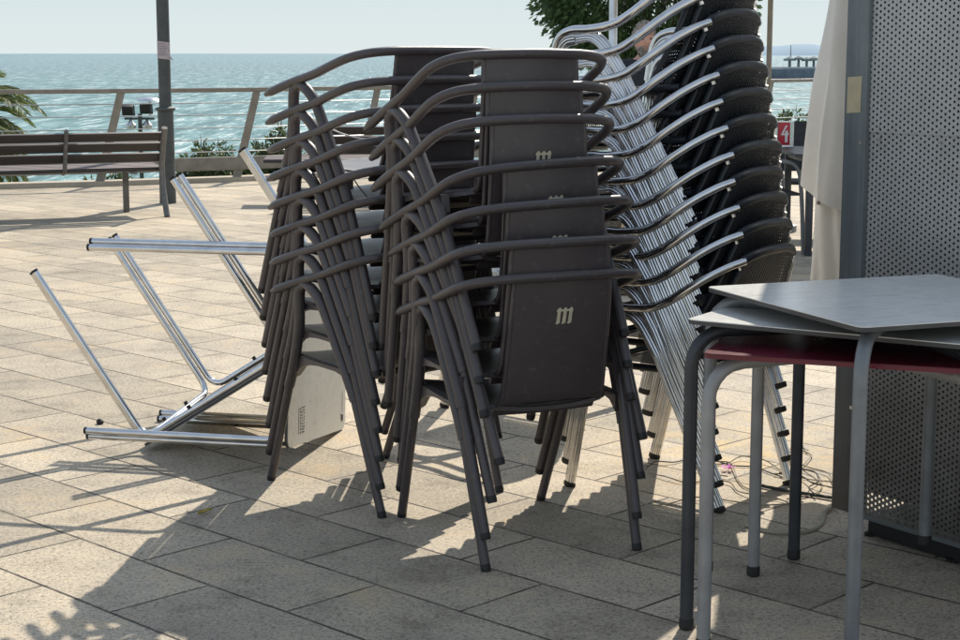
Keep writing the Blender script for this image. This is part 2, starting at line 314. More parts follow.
class MB:
    def __init__(s): s.v = []; s.f = []; s.m = []; s.uv = []
    def add(s, verts, faces, mi=0, uvs=None, mat=None):
        o = len(s.v)
        s.v += [tuple(mat @ Vector(v)) if mat else tuple(v) for v in verts]
        for i, f in enumerate(faces):
            s.f.append([o+j for j in f]); s.m.append(mi); s.uv.append(uvs[i] if uvs else None)
        return s
    def box(s, c, size, mi=0, rot=None, bevel=0.0, mat=None):
        bm = bmesh.new(); bmesh.ops.create_cube(bm, size=1)
        for v in bm.verts: v.co = Vector((v.co.x*size[0], v.co.y*size[1], v.co.z*size[2]))
        if bevel: bmesh.ops.bevel(bm, geom=bm.edges[:], offset=min(bevel, min(size)*.45), segments=2, affect='EDGES', profile=.6)
        T = Matrix.Translation(c) @ (Euler(rot).to_matrix().to_4x4() if rot else Matrix.Identity(4))
        if mat: T = mat @ T
        bm.verts.ensure_lookup_table(); bm.verts.index_update()
        s.add([v.co for v in bm.verts], [[v.index for v in f.verts] for f in bm.faces], mi, mat=T); bm.free(); return s
    def tube(s, pts, r, n=12, mi=0, sec=None, caps=True, squash=1.0, up=None):
        """sweep a round (or fluted: sec(theta)->factor) section along pts; r a number or a list"""
        P = [Vector(p) for p in pts]; N = len(P)
        rs = r if isinstance(r, (list, tuple)) else [r]*N
        T = []
        for i in range(N):
            a = P[min(i+1, N-1)]-P[max(i-1, 0)]
            T.append(a.normalized() if a.length > 1e-9 else Vector((0, 0, 1)))
        u = Vector(up) if up else (Vector((0, 0, 1)) if abs(T[0].z) < .9 else Vector((1, 0, 0)))
        vs = []
        for i in range(N):
            u = (u-T[i]*u.dot(T[i])).normalized(); w = T[i].cross(u)
            for k in range(n):
                th = 2*math.pi*k/n; q = rs[i]*(sec(th) if sec else 1)
                vs.append(P[i]+(u*math.cos(th)*squash+w*math.sin(th))*q)
        fs = [[i*n+k, i*n+(k+1) % n, (i+1)*n+(k+1) % n, (i+1)*n+k] for i in range(N-1) for k in range(n)]
        if caps:
            fs += [list(range(n))[::-1], [(N-1)*n+k for k in range(n)]]
        return s.add(vs, fs, mi)
    def lathe(s, prof, n=20, mi=0, mat=None, caps=True):
        vs = [(r*math.cos(2*math.pi*k/n), r*math.sin(2*math.pi*k/n), z) for r, z in prof for k in range(n)]
        fs = [[i*n+k, i*n+(k+1) % n, (i+1)*n+(k+1) % n, (i+1)*n+k] for i in range(len(prof)-1) for k in range(n)]
        if caps: fs += [list(range(n))[::-1], [(len(prof)-1)*n+k for k in range(n)]]
        return s.add(vs, fs, mi, mat=mat)
    def grid(s, fn, nu, nv, thick=0, mi=0, uvscale=None):
        """surface fn(u,v) on the unit square, given a thickness along its normal when thick is not 0"""
        P = [[Vector(fn(i/nu, j/nv)) for j in range(nv+1)] for i in range(nu+1)]
        def nrm(i, j):
            a = P[min(i+1, nu)][j]-P[max(i-1, 0)][j]; b = P[i][min(j+1, nv)]-P[i][max(j-1, 0)]
            return a.cross(b).normalized()
        W = nv+1
        top = [P[i][j] for i in range(nu+1) for j in range(nv+1)]
        fs = [[i*W+j, (i+1)*W+j, (i+1)*W+j+1, i*W+j+1] for i in range(nu) for j in range(nv)]
        uv = None
        if uvscale:
            uv = [[(a/nu*uvscale[0], b/nv*uvscale[1]) for a, b in ((i, j), (i+1, j), (i+1, j+1), (i, j+1))] for i in range(nu) for j in range(nv)]
        if not thick: return s.add(top, fs, mi, uv)
        bot = [P[i][j]-nrm(i, j)*thick for i in range(nu+1) for j in range(nv+1)]
        o = len(top); fs2 = fs+[[o+k for k in f[::-1]] for f in fs]
        rim = [i*W for i in range(nu+1)]+[nu*W+j for j in range(1, nv+1)]+[i*W+nv for i in range(nu-1, -1, -1)]+[j for j in range(nv-1, 0, -1)]
        for k in range(len(rim)):
            a, b = rim[k], rim[(k+1) % len(rim)]; fs2.append([b, a, o+a, o+b])
        return s.add(top+bot, fs2, mi)
    def prism(s, poly, z0, z1, mi=0, mat=None):
        n = len(poly)
        vs = [(x, y, z0) for x, y in poly]+[(x, y, z1) for x, y in poly]
        fs = [list(range(n))[::-1], list(range(n, 2*n))]+[[k, (k+1) % n, n+(k+1) % n, n+k] for k in range(n)]
        return s.add(vs, fs, mi, mat=mat)
    def build(s, name, mats, parent=None, angle=40, loc=None):
        me = bpy.data.meshes.new(name); me.from_pydata(s.v, [], s.f)
        mats = mats if isinstance(mats, (list, tuple)) else [mats]
        for m in mats: me.materials.append(m)
        me.polygons.foreach_set('material_index', s.m)
        if any(s.uv):
            ul = me.uv_layers.new(name='UVMap')
            for p, uv in zip(me.polygons, s.uv):
                if uv:
                    for li, c in zip(p.loop_indices, uv): ul.data[li].uv = c
        me.update()
        if angle:
            me.polygons.foreach_set('use_smooth', [True]*len(me.polygons)); me.set_sharp_from_angle(angle=R(angle))
        o = bpy.data.objects.new(name, me); COL.objects.link(o)
        if parent: o.parent = parent
        if loc: o.location = loc
        return o

def tag(o, label, cat, group=None, kind=None):
    if label: o['label'] = label
    if cat: o['category'] = cat
    if group: o['group'] = group
    if kind: o['kind'] = kind
    return o
def struct(o): o['kind'] = 'structure'; return o
def empty(name, label, cat, loc=(0, 0, 0), rz=0, group=None):
    o = bpy.data.objects.new(name, None); COL.objects.link(o); o.location = loc; o.rotation_euler = (0, 0, rz)
    o.empty_display_size = .1
    return tag(o, label, cat, group)
def copy_tree(o, parent=None):
    c = o.copy(); COL.objects.link(c)
    if parent: c.parent = parent
    for ch in list(o.children): copy_tree(ch, c)
    return c
ORD = ['bottom', 'second', 'third', 'fourth', 'fifth', 'sixth', 'seventh', 'eighth', 'ninth', 'tenth', 'eleventh', 'twelfth']

def pose(o, x, y, z, yaw, pitch=0, roll=0):
    """pitch > 0 leans the thing forward (towards its local +Y)"""
    o.matrix_world = Matrix.Translation((x, y, z)) @ Matrix.Rotation(yaw, 4, 'Z') @ Matrix.Rotation(roll, 4, 'Y') @ Matrix.Rotation(-pitch, 4, 'X')

def rrect(h, k, r=.03, n=5):
    """rounded rectangle outline, half sizes h x k"""
    out = []
    for cx, cy, a0 in ((h-r, k-r, 0), (-h+r, k-r, 90), (-h+r, -k+r, 180), (h-r, -k+r, 270)):
        for i in range(n+1):
            a = R(a0+90*i/n); out.append((cx+r*math.cos(a), cy+r*math.sin(a)))
    return out

# ------------------------------------------------------------------ camera
cam = bpy.data.cameras.new('camera'); co = bpy.data.objects.new('camera', cam); COL.objects.link(co)
FPX = 1700.0
cam.sensor_width = 36; cam.lens = 36*FPX/960; cam.clip_start = .05; cam.clip_end = 60000
co.location = (0, 0, 1.45); co.rotation_euler = (R(90)-math.atan(267/FPX), 0, 0)
scene.camera = co

# ------------------------------------------------------------------ light
EL = 40; AZ = math.atan2(.32, .95)          # sun ahead, a little to the east of the view
sd = Vector((math.sin(AZ)*math.cos(R(EL)), math.cos(AZ)*math.cos(R(EL)), math.sin(R(EL))))
L = bpy.data.lights.new('sun', 'SUN'); L.energy = 5.0; L.angle = R(.53); L.color = (1, .925, .81)
lo = bpy.data.objects.new('sun', L); COL.objects.link(lo); lo.rotation_euler = (-sd).to_track_quat('-Z', 'Y').to_euler(); lo.location = (6, 18, 15)
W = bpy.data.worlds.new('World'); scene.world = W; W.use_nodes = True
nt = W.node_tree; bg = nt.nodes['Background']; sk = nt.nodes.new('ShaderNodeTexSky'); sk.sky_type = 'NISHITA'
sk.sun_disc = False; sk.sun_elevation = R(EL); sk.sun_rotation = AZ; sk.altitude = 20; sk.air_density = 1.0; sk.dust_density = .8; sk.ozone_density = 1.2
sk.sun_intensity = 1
# sea haze: the low sky is paler and greyer than the clear-air model
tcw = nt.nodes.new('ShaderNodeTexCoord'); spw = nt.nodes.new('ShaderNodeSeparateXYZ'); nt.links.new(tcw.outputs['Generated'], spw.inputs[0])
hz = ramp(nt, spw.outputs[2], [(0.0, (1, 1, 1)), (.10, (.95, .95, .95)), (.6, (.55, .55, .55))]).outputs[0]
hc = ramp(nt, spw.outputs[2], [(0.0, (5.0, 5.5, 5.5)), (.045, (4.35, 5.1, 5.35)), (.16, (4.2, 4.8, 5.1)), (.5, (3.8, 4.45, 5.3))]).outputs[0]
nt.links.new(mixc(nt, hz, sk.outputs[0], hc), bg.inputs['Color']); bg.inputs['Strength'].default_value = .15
scene.view_settings.view_transform = 'Standard'; scene.view_settings.look = 'None'; scene.view_settings.exposure = 0; scene.view_settings.gamma = 1

# ------------------------------------------------------------------ setting: promenade, kerb, slope, sea, hills
EDGE = [(-40, 15.5), (-12, 17.7), (-5.3, 18.5), (-4.1, 18.95), (-2.7, 19.65), (-1.4, 20.65), (4.94, 26.5), (12, 33), (40, 58)]
def offset(poly, d):
    out = []
    for i, p in enumerate(poly):
        a = Vector(poly[max(i-1, 0)]); b = Vector(poly[min(i+1, len(poly)-1)]); t = (b-a).normalized(); n = Vector((-t.y, t.x))
        out.append(Vector(p)+n*d)
    return out
g = MB(); e0 = offset(EDGE, .15)
vs = [(p.x, p.y, 0) for p in e0]+[(60, 58, 0), (60, -40, 0), (-60, -40, 0), (-60, 15.5, 0)]
g.add(vs, [list(range(len(vs)))[::-1]])
struct(g.build('promenade', M['paving'], angle=0))
k = MB(); inn, out_ = offset(EDGE, -.16), offset(EDGE, .18)
ring = []
for a, b in zip(inn, out_): ring.append([(a.x, a.y, -.02), (a.x, a.y, .045), (b.x, b.y, .045), (b.x, b.y, -.3)])
k.add([p for r_ in ring for p in r_], [[i*4+j, i*4+j+1, (i+1)*4+j+1, (i+1)*4+j] for i in range(len(ring)-1) for j in range(3)])
struct(k.build('kerb', M['kerb'], angle=0))
s_ = MB(); rows = []
for d, z in ((.15, -.25), (.8, -.7), (3, -2.2), (8, -5.5), (22, -12.6), (60, -14)):
    rows.append([(p.x, p.y, z) for p in offset(EDGE, d)])
n_ = len(EDGE)
s_.add([p for r_ in rows for p in r_], [[i*n_+j, (i)*n_+j+1, (i+1)*n_+j+1, (i+1)*n_+j] for i in range(len(rows)-1) for j in range(n_-1)])
struct(s_.build('hillside', M['scrub']))
w_ = MB(); w_.add([(-30000, 10, 0), (30000, 10, 0), (30000, 42000, 0), (-30000, 42000, 0)], [[0, 1, 2, 3]])
struct(w_.build('sea', M['sea'], angle=0, loc=(0, 0, -12)))
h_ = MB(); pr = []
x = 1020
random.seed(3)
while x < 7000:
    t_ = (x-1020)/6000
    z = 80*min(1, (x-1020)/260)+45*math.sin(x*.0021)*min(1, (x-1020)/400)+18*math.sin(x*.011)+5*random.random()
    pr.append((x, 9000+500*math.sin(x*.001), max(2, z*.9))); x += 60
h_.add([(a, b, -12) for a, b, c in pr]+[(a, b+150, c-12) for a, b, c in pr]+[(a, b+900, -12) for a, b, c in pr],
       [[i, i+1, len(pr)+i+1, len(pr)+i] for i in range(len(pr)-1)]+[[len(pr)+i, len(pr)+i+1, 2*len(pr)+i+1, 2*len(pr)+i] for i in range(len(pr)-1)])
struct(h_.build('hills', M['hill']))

# ------------------------------------------------------------------ brown plastic armchair
def plastic_chair():
    root = empty('plastic_armchair', None, 'chair')
    # arm rail: left arm tip, round the back, to the right arm tip
    half = [(-.300, .205, .672), (-.297, .14, .694), (-.291, .05, .722), (-.288, -.05, .748), (-.290, -.14, .777), (-.283, -.22, .803),
            (-.252, -.275, .819), (-.20, -.300, .826), (-.13, -.312, .829)]
    pts = smooth(half+[(0, -.319, .830)]+[(-x, y, z) for x, y, z in half[::-1]], 4)
    a = MB(); n = len(pts)
    rs = [.0155*min(1, .55+.45*min(i, n-1-i)/2) if min(i, n-1-i) < 2 else .0155 for i in range(n)]
    a.tube(pts, rs, 12, squash=.92)
    a.build('armrest', M['plastic'], root, 50)
    # legs
    for sx in (-1, 1):
        fr = smooth([(-.284, .030, .716), (-.282, .068, .690), (-.280, .076, .640), (-.277, .082, .580), (-.272, .106, .500), (-.266, .142, .410), (-.262, .170, .355)], 5)
        re = smooth([(-.286, .045, .716), (-.284, -.005, .697), (-.280, -.045, .660), (-.276, -.080, .600), (-.270, -.125, .510), (-.264, -.170, .420), (-.260, -.197, .360)], 5)
        for up_, foot in ((fr, (-.246, .316, 0)), (re, (-.246, -.316, 0))):
            p = [Vector((-sx*q.x, q.y, q.z)) for q in up_]
            end = Vector((-sx*foot[0], foot[1], foot[2]))
            b = MB(); b.tube(p, [.0182 if i > 3 else .0162 for i in range(len(p))], 12, squash=.95)
            d = (end-p[-1]); q0 = p[-1]-d.normalized()*.02; q1 = end-d.normalized()*.018
            b.tube([q0, p[-1], p[-1]+d*.5, q1], [.0146]*4, 12)
            b.tube([q1-d.normalized()*.002, q1+d.normalized()*.006, end-d.normalized()*.006, end+Vector((0, 0, .0))], [.0148, .0151, .0151, .0134], 12, mi=1)
            b.build('leg', [M['plastic'], M['rubber']], root, 50)
    # backrest: one curved sheet that turns under into the seat
    def prof(t):   # t 0 top -> 1 where it meets the seat
        P = [(-.309, .826), (-.302, .76), (-.290, .68), (-.276, .60), (-.262, .53), (-.250, .482), (-.232, .458), (-.195, .449)]
        s = t*(len(P)-1); i = min(int(s), len(P)-2); f = s-i
        q0 = P[max(i-1, 0)]; q1 = P[i]; q2 = P[i+1]; q3 = P[min(i+2, len(P)-1)]
        cr = lambda a_, b_, c_, d_: .5*(2*b_+(c_-a_)*f+(2*a_-5*b_+4*c_-d_)*f*f+(3*b_-a_-3*c_+d_)*f**3)
        return cr(q0[0], q1[0], q2[0], q3[0]), cr(q0[1], q1[1], q2[1], q3[1])
    def back(u, v):
        y, z = prof(v); w = .152+.013*v
        if v > .86: w -= .02*((v-.86)/.14)**2
        xx = (u*2-1); dx = xx*w
        return (dx, y+.012*(1-xx*xx)*-1+.006, z-.004*abs(xx)**3)
    br = MB(); br.grid(back, 14, 28, -.011)
    # rolled side edges
    for u in (0, 1): br.tube([Vector(back(u, j/28))+Vector((0, .005, 0)) for j in range(28)], .0075, 8)
    bo = br.build('backrest', M['plastic'], root, 45)
    # emblem: a lower-case m of three stubby strokes with heads and feet
    em = MB()
    def back_y(z):   # rear face of the sheet at the middle
        lo_, hi_ = 0.0, 1.0
        for _ in range(30):
            mid = (lo_+hi_)/2
            if prof(mid)[1] > z: lo_ = mid
            else: hi_ = mid
        return prof(lo_)[0]-.0065
    zc = .716; yc = back_y(zc); sl = (back_y(zc+.02)-back_y(zc-.02))/.04
    T = Matrix.Translation((0.004, yc-.0012, zc)) @ Matrix.Rotation(R(90)+math.atan(-sl), 4, 'X') @ Matrix.Diagonal((1.06, 1.05, 1, 1))
    for i in range(3):
        x0 = -.0185+i*.0175; lean = .002
        stroke = [(x0-.0050, -.019), (x0-.0075, -.0225), (x0-.002, -.0245), (x0+.0055, -.0205), (x0+.0045+lean, .008), (x0+.0070+lean, .014), (x0+.0035+lean, .0225), (x0-.0015+lean, .0215),
                  (x0-.0085+lean, .0135), (x0-.0045+lean, .009)]
        em.prism(stroke, 0, .0012, mat=T)
        if i < 2: em.prism([(x0+.004, .010), (x0+.0135, .013), (x0+.0125, .018), (x0+.004, .016)], 0, .0011, mat=T)
    em.prism([(-.026, -.044), (.026, -.044), (.026, -.0432), (-.026, -.0432)], 0, .0006, 1, mat=T)
    em.build('emblem', [M['emblem'], M['plastic']], bo, 0)
    # seat with side aprons between the legs
    def seat(u, v):
        xx = u*2-1
        P = [(-.215, .450, .165), (-.16, .447, .215), (-.06, .449, .236), (.06, .456, .240), (.16, .462, .236), (.215, .458, .228), (.238, .440, .218), (.243, .420, .212)]
        s = v*(len(P)-1); i = min(int(s), len(P)-2); f = s-i
        y = P[i][0]*(1-f)+P[i+1][0]*f; z = P[i][1]*(1-f)+P[i+1][1]*f; w = P[i][2]*(1-f)+P[i+1][2]*f
        return (xx*w, y, z-.012*(1-xx*xx)+.004*abs(xx)**6)
    se = MB(); se.grid(seat, 16, 21, .012)
    for sx in (-1, 1):
        top = [(.17, .458), (.10, .462), (0, .456), (-.10, .452), (-.19, .447)]
        low = [(-.19, .395), (-.155, .425), (-.09, .440), (0, .444), (.06, .440), (.105, .425), (.14, .392), (.165, .380)]
        poly = top+low
        T = Matrix(((0, 0, 1, 0), (1, 0, 0, 0), (0, 1, 0, 0), (0, 0, 0, 1)))
        x0, x1 = sorted((sx*.236, sx*.262)); se.prism(poly, x0, x1, mat=T)
    se.grid(lambda u, v: (-.165+.33*u, -.2+.03*v, .449-.004*math.sin(math.pi*u)-.028*v*v), 8, 3, .01)
    se.build('seat', M['plastic'], root, 45)
    return root

FRONT = [(0.108, 5.0346, 0.0, 0.4337, 0, 0), (0.1056, 5.0241, 0.0946, 0.4387, 0.006, -0.0056), (0.1135, 5.0526, 0.192, 0.4653, 0.0326, -0.028),
         (0.1113, 5.0542, 0.2859, 0.5312, 0.0894, -0.0322), (0.0788, 5.0552, 0.4005, 0.5026, 0.1323, -0.0016), (0.0726, 5.079, 0.4936, 0.4849, 0.1307, -0.0058), (0.0592, 5.084, 0.583, 0.5011, 0.1383, -0.0035)]
c0 = plastic_chair(); first = True
for i, p in enumerate(FRONT):
    c = c0 if first else copy_tree(c0); first = False
    pose(c, *p)
    c['label'] = ('bottom dark brown plastic armchair of the front stack, its m emblem fully in view' if i == 0 else
                  'topmost dark brown plastic armchair of the front stack' if i == 6 else
                  f'dark brown plastic armchair, {ORD[i]} from the bottom of the front stack')
    c['group'] = 'brown plastic armchairs in the front stack'
for i in range(8):
    c = copy_tree(c0); fw = .0047*i; ya = .7046
    pose(c, -.3269-math.sin(ya)*fw+random.uniform(-.003, .003), 5.6067+math.cos(ya)*fw, .0913*i, ya+random.uniform(-.008, .008), -.0057*i*.8)
    c['label'] = ('bottom brown plastic armchair of the stack beside the overturned tables' if i == 0 else
                  'topmost brown plastic armchair of the stack beside the overturned tables' if i == 7 else
                  f'brown plastic armchair, {ORD[i]} from the bottom of the stack beside the overturned tables')
    c['group'] = 'brown plastic armchairs stacked beside the overturned tables'

# ------------------------------------------------------------------ aluminium armchair with woven black back
flute = lambda th: 1-.17*max(0, math.cos(10*th))**2
def chrome_chair():
    root = empty('aluminium_armchair', None, 'chair')
    for sx in (-1, 1):
        X = lambda pts: [(-sx*x, y, z) for x, y, z in pts]
        arm = smooth(X([(-.150, -.312, .805), (-.163, -.301, .799), (-.190, -.278, .787), (-.228, -.232, .757), (-.258, -.178, .718), (-.280, -.120, .677), (-.290, -.060, .650), (-.2925, .025, .641), (-.2925, .098, .643), (-.2915, .146, .626), (-.290, .170, .585), (-.288, .182, .53)]), 5)
        f0 = Vector((sx*.2586, .286, 0)); d = (arm[-1]-f0).normalized(); arm += [arm[-1]-d*.05]
        b = MB(); b.tube(arm, .0146, 20); b.build('arm_frame', M['alu'], root, 60)
        top = smooth(X([(-.290, .085, .616), (-.290, .120, .612), (-.289, .148, .590), (-.287, .164, .545)]), 4)
        b = MB(); b.tube(top+[top[-1].lerp(f0, .3), top[-1].lerp(f0, .65), f0+(top[-1]-f0).normalized()*.02], .0128, 60, sec=flute, squash=1.62, up=(0, 1, 0)); o = b.build('leg', M['alu'], root, 60)
        d = (top[-1]-f0).normalized()
        b = MB(); b.tube([f0+d*.018, f0+d*.004, f0], [.0142, .0142, .0122], 16, squash=1.62, up=(0, 1, 0)); b.build('foot_cap', M['rubber'], o, 50)
        leg = smooth(X([(-.292, .078, .618), (-.290, .034, .620), (-.288, .000, .606), (-.285, -.032, .570), (-.280, -.080, .492)]), 5)
        f1 = Vector((sx*.2241, -.2864, 0)); d = (leg[-1]-f1).normalized()
        leg += [leg[-1].lerp(f1, .5), f1+d*.02]
        b = MB(); b.tube(leg, .0126, 60, sec=flute, squash=1.62, up=(0, 1, 0))
        b.tube([(sx*.288, .076, .618), (sx*.288, .090, .628)], .009, 8)
        o = b.build('leg', M['alu'], root, 60)
        b = MB(); b.tube([f1+d*.018, f1+d*.004, f1], [.0142, .0142, .0122], 16, squash=1.62, up=(0, 1, 0))
        b.build('foot_cap', M['rubber'], o, 50)
        q = f1+d*.10; b = MB(); b.tube([q+Vector((0, -.011, 0)), q+Vector((0, -.029, -.004))], .0058, 8); b.build('stop', M['rubber'], o, 50)
        b = MB(); b.tube([(sx*.166, -.298, .793), (sx*.163, -.303, .775)], .008, 8); b.build('rivet', M['alu_dull'], root, 40)
    # padded top rail across the narrow back
    half = [(-.157, -.306, .802), (-.140, -.316, .813), (-.105, -.328, .824), (-.05, -.336, .831)]
    tr = smooth(half+[(0, -.338, .832)]+[(-x, y, z) for x, y, z in half[::-1]], 5)
    b = MB(); n = len(tr); b.tube(tr, [.0132 if 0 < i < n-1 else .0128 for i in range(n)], 14, squash=1.2); b.build('top_rail', M['bumper'], root, 50)
    # woven back: hangs from the rail, widens a little to the seat
    def back(u, v):
        i = u*(n-1); k = min(int(i), n-2); p = tr[k].lerp(tr[k+1], i-k)
        q = Vector((p.x*1.45, -.150-.02*(1-(p.x/.16)**2), .452))
        r_ = p.lerp(q, v); r_.y += -.020*math.sin(math.pi*v)-.012*max(0, 1-5*v); return r_
    b = MB(); b.grid(back, 20, 10, 0, uvscale=(.36, .40))
    bo = b.build('backrest', M['woven'], root, 60)
    for u, sg in ((0, -1), (1, 1)):
        b = MB(); P = [back(u, j/12) for j in range(1, 13)]
        b.tube([p+Vector((sg*.001, .006, 0)) for p in P], .010 if sg < 0 else .017, 10, squash=.42, up=(1, 0, 0))
        b.build('back_stay', M['bumper'] if sg < 0 else M['stay'], bo, 50)  # same stay both sides: one painted pale as if sunlit, other dark
    def seat(u, v):
        xx = u*2-1; y = -.215+.44*v; w = .205+.045*v
        return (xx*w, y, .447+.010*v-.014*(1-xx*xx)-(.03*max(0, v-.88)/.12))
    b = MB(); b.grid(seat, 12, 14, 0, uvscale=(.46, .46)); b.build('seat', M['woven'], root, 60)
    b = MB()
    for y, w, z in ((.215, .245, .436), (-.235, .215, .440)): b.tube([(-w+.005, y, z), (w-.005, y, z)], .010, 12)
    for sx in (-1, 1): b.tube([(sx*.255, .225, .440), (sx*.222, -.255, .440)], .0115, 14)
    b.build('seat_frame', M['bumper'], root, 50)
    return root
a0 = chrome_chair(); first = True
for i in range(12):
    c = a0 if first else copy_tree(a0); first = False
    fw = .0114*i; ya = .8995+random.uniform(-.014, .014)
    pose(c, .6873-math.sin(ya)*fw+random.uniform(-.005, .005)*(i > 0), 5.6214+math.cos(ya)*fw+random.uniform(-.006, .006)*(i > 0), .0807*i, ya, .0064*i)
    c['label'] = ('bottom aluminium armchair with woven black back in the tall stack' if i == 0 else
                  'topmost aluminium armchair of the tall stack, its back above the picture edge' if i == 11 else
                  f'aluminium armchair with woven black back, {ORD[i]} from the bottom of the tall stack')
    c['group'] = 'aluminium armchairs with woven black backs in the tall stack'
for i in range(2):
    c = copy_tree(a0); pose(c, .235-.01*i, 6.93+.01*i, .0797*i, .93, .002*i)
    c['label'] = ('aluminium chair behind the front stack, only its fluted legs showing' if i == 0 else 'upper aluminium chair of the pair hidden behind the front stack')
    c['group'] = 'aluminium chairs hidden behind the brown stacks'

# ------------------------------------------------------------------ overturned aluminium tables (top up in local space, then posed)
def alu_table(name, label, A=.350, LEG=.749, HT=.357):
    root = empty(name, label, 'table', group='overturned aluminium tables')
    dl = .0105
    cs = [(-A, -A), (A, -A), (A, A), (-A, A)]
    fr = MB(); caps = []
    legs = {}
    for e in range(4):
        (x0, y0), (x1, y1) = cs[e], cs[(e+1) % 4]
        d = Vector((x1-x0, y1-y0, 0)).normalized(); o_ = Vector((0, 0, 0))-d*0
        a = Vector((x0, y0, 0))+d*2*dl; b = Vector((x1, y1, 0))-d*2*dl
        rr = .055; zt = LEG-.014
        path = [a, a+Vector((0, 0, .3)), a+Vector((0, 0, zt-rr))]
        for t in (22, 45, 68): path.append(a+d*(rr-rr*math.cos(R(t)))+Vector((0, 0, zt-rr+rr*math.sin(R(t)))))
        path += [a+d*rr+Vector((0, 0, zt)), b-d*rr+Vector((0, 0, zt))]
        for t in (68, 45, 22): path.append(b-d*(rr-rr*math.cos(R(t)))+Vector((0, 0, zt-rr+rr*math.sin(R(t)))))
        path += [b+Vector((0, 0, zt-rr)), b+Vector((0, 0, .3)), b]
        # split: two legs and one rail, so each leg of the table keeps both of its tubes
        legs.setdefault(e, []).append(path[:6]); legs.setdefault((e+1) % 4, []).append(path[-6:][::-1])
        fr.tube(path[5:-5], .0125, 16)
        for t in (.3, .7):
            q = (path[6].lerp(path[7], t)); fr.tube([q+Vector((0, 0, -.012)), q+Vector((0, 0, -.024))], .008, 8, mi=1)
    fr.build('frame', [M['alu'], M['rubber']], root, 50)
    for k_ in range(4):
        b = MB()
        for p in legs[k_]: b.tube(p, .0125, 16)
        c = Vector((cs[k_][0], cs[k_][1], 0))
        lg = b.build('leg', M['alu'], root, 50)
        b = MB()
        for p in legs[k_]: b.tube([p[0]+Vector((0, 0, -.003)), p[0]+Vector((0, 0, .006))], .0130, 14)
        b.build('foot_cap', M['rubber'], lg, 50)
    b = MB(); pl = rrect(HT, HT, .035)
    b.prism(pl, LEG, LEG+.010, 1); b.prism(rrect(HT-.0015, HT-.0015, .034), LEG+.0102, LEG+.0125, 0)
    top = b.build('tabletop', [M['top_pale'], M['dark_edge']], root, 30)
    return root, top
def pose_rot(o, pos, rows):
    m = Matrix(rows).to_4x4(); m.translation = pos; o.matrix_world = m
RQ = [[0.21357797518207444, 0.8180357690977383, 0.5340430029443287], [0.9733914878535554, -0.22465312341337018, -0.04516619880904568], [0.08302686246852017, 0.5294794185020679, -0.8442500136164313]]
RP = [[0.20285728411689696, 0.020842344976298166, 0.978986475359392], [0.9753214826219594, 0.08469022441562579, -0.20390088627696962], [-0.08716035691080687, 0.996189320633543, -0.0031479578873971903]]
tq, _ = alu_table('overturned_table', 'overturned aluminium table leaning with four legs pointing up over the paving')
pose_rot(tq, (-1.2796, 6.4139, .870), RQ)
tp, topP = alu_table('overturned_table', 'aluminium table tipped on its side, pale top upright behind brown chair legs')
pose_rot(tp, (-1.3364, 6.3431, .398), RP); tp.matrix_world = tp.matrix_world @ Matrix.Rotation(R(-1.6), 4, 'Z')
# printed marks on the upright top: a column of small letters and a dark badge
b = MB(); random.seed(11); zt = .7615
for r_ in range(3):
    yy = -.315
    while yy < -.225:
        h = random.uniform(.006, .011); x0 = -.215+r_*.020
        for q in range(2): b.box((x0+random.uniform(-.003, .003), yy+q*h*.35, zt+.0004), (random.uniform(.006, .014), .0022, .0006))
        yy += h+.003
b.box((-.236, -.27, zt+.0004), (.0018, .095, .0006))
for q in range(9): b.box((.312+random.uniform(-.002, .002), -.282+q*.009, zt+.0004), (.010, .0035, .0006))
b.prism([(.296, -.292), (.326, -.300), (.326, -.318), (.312, -.326), (.298, -.314)], zt, zt+.0008)
b.build('print', M['ink'], topP, 0)

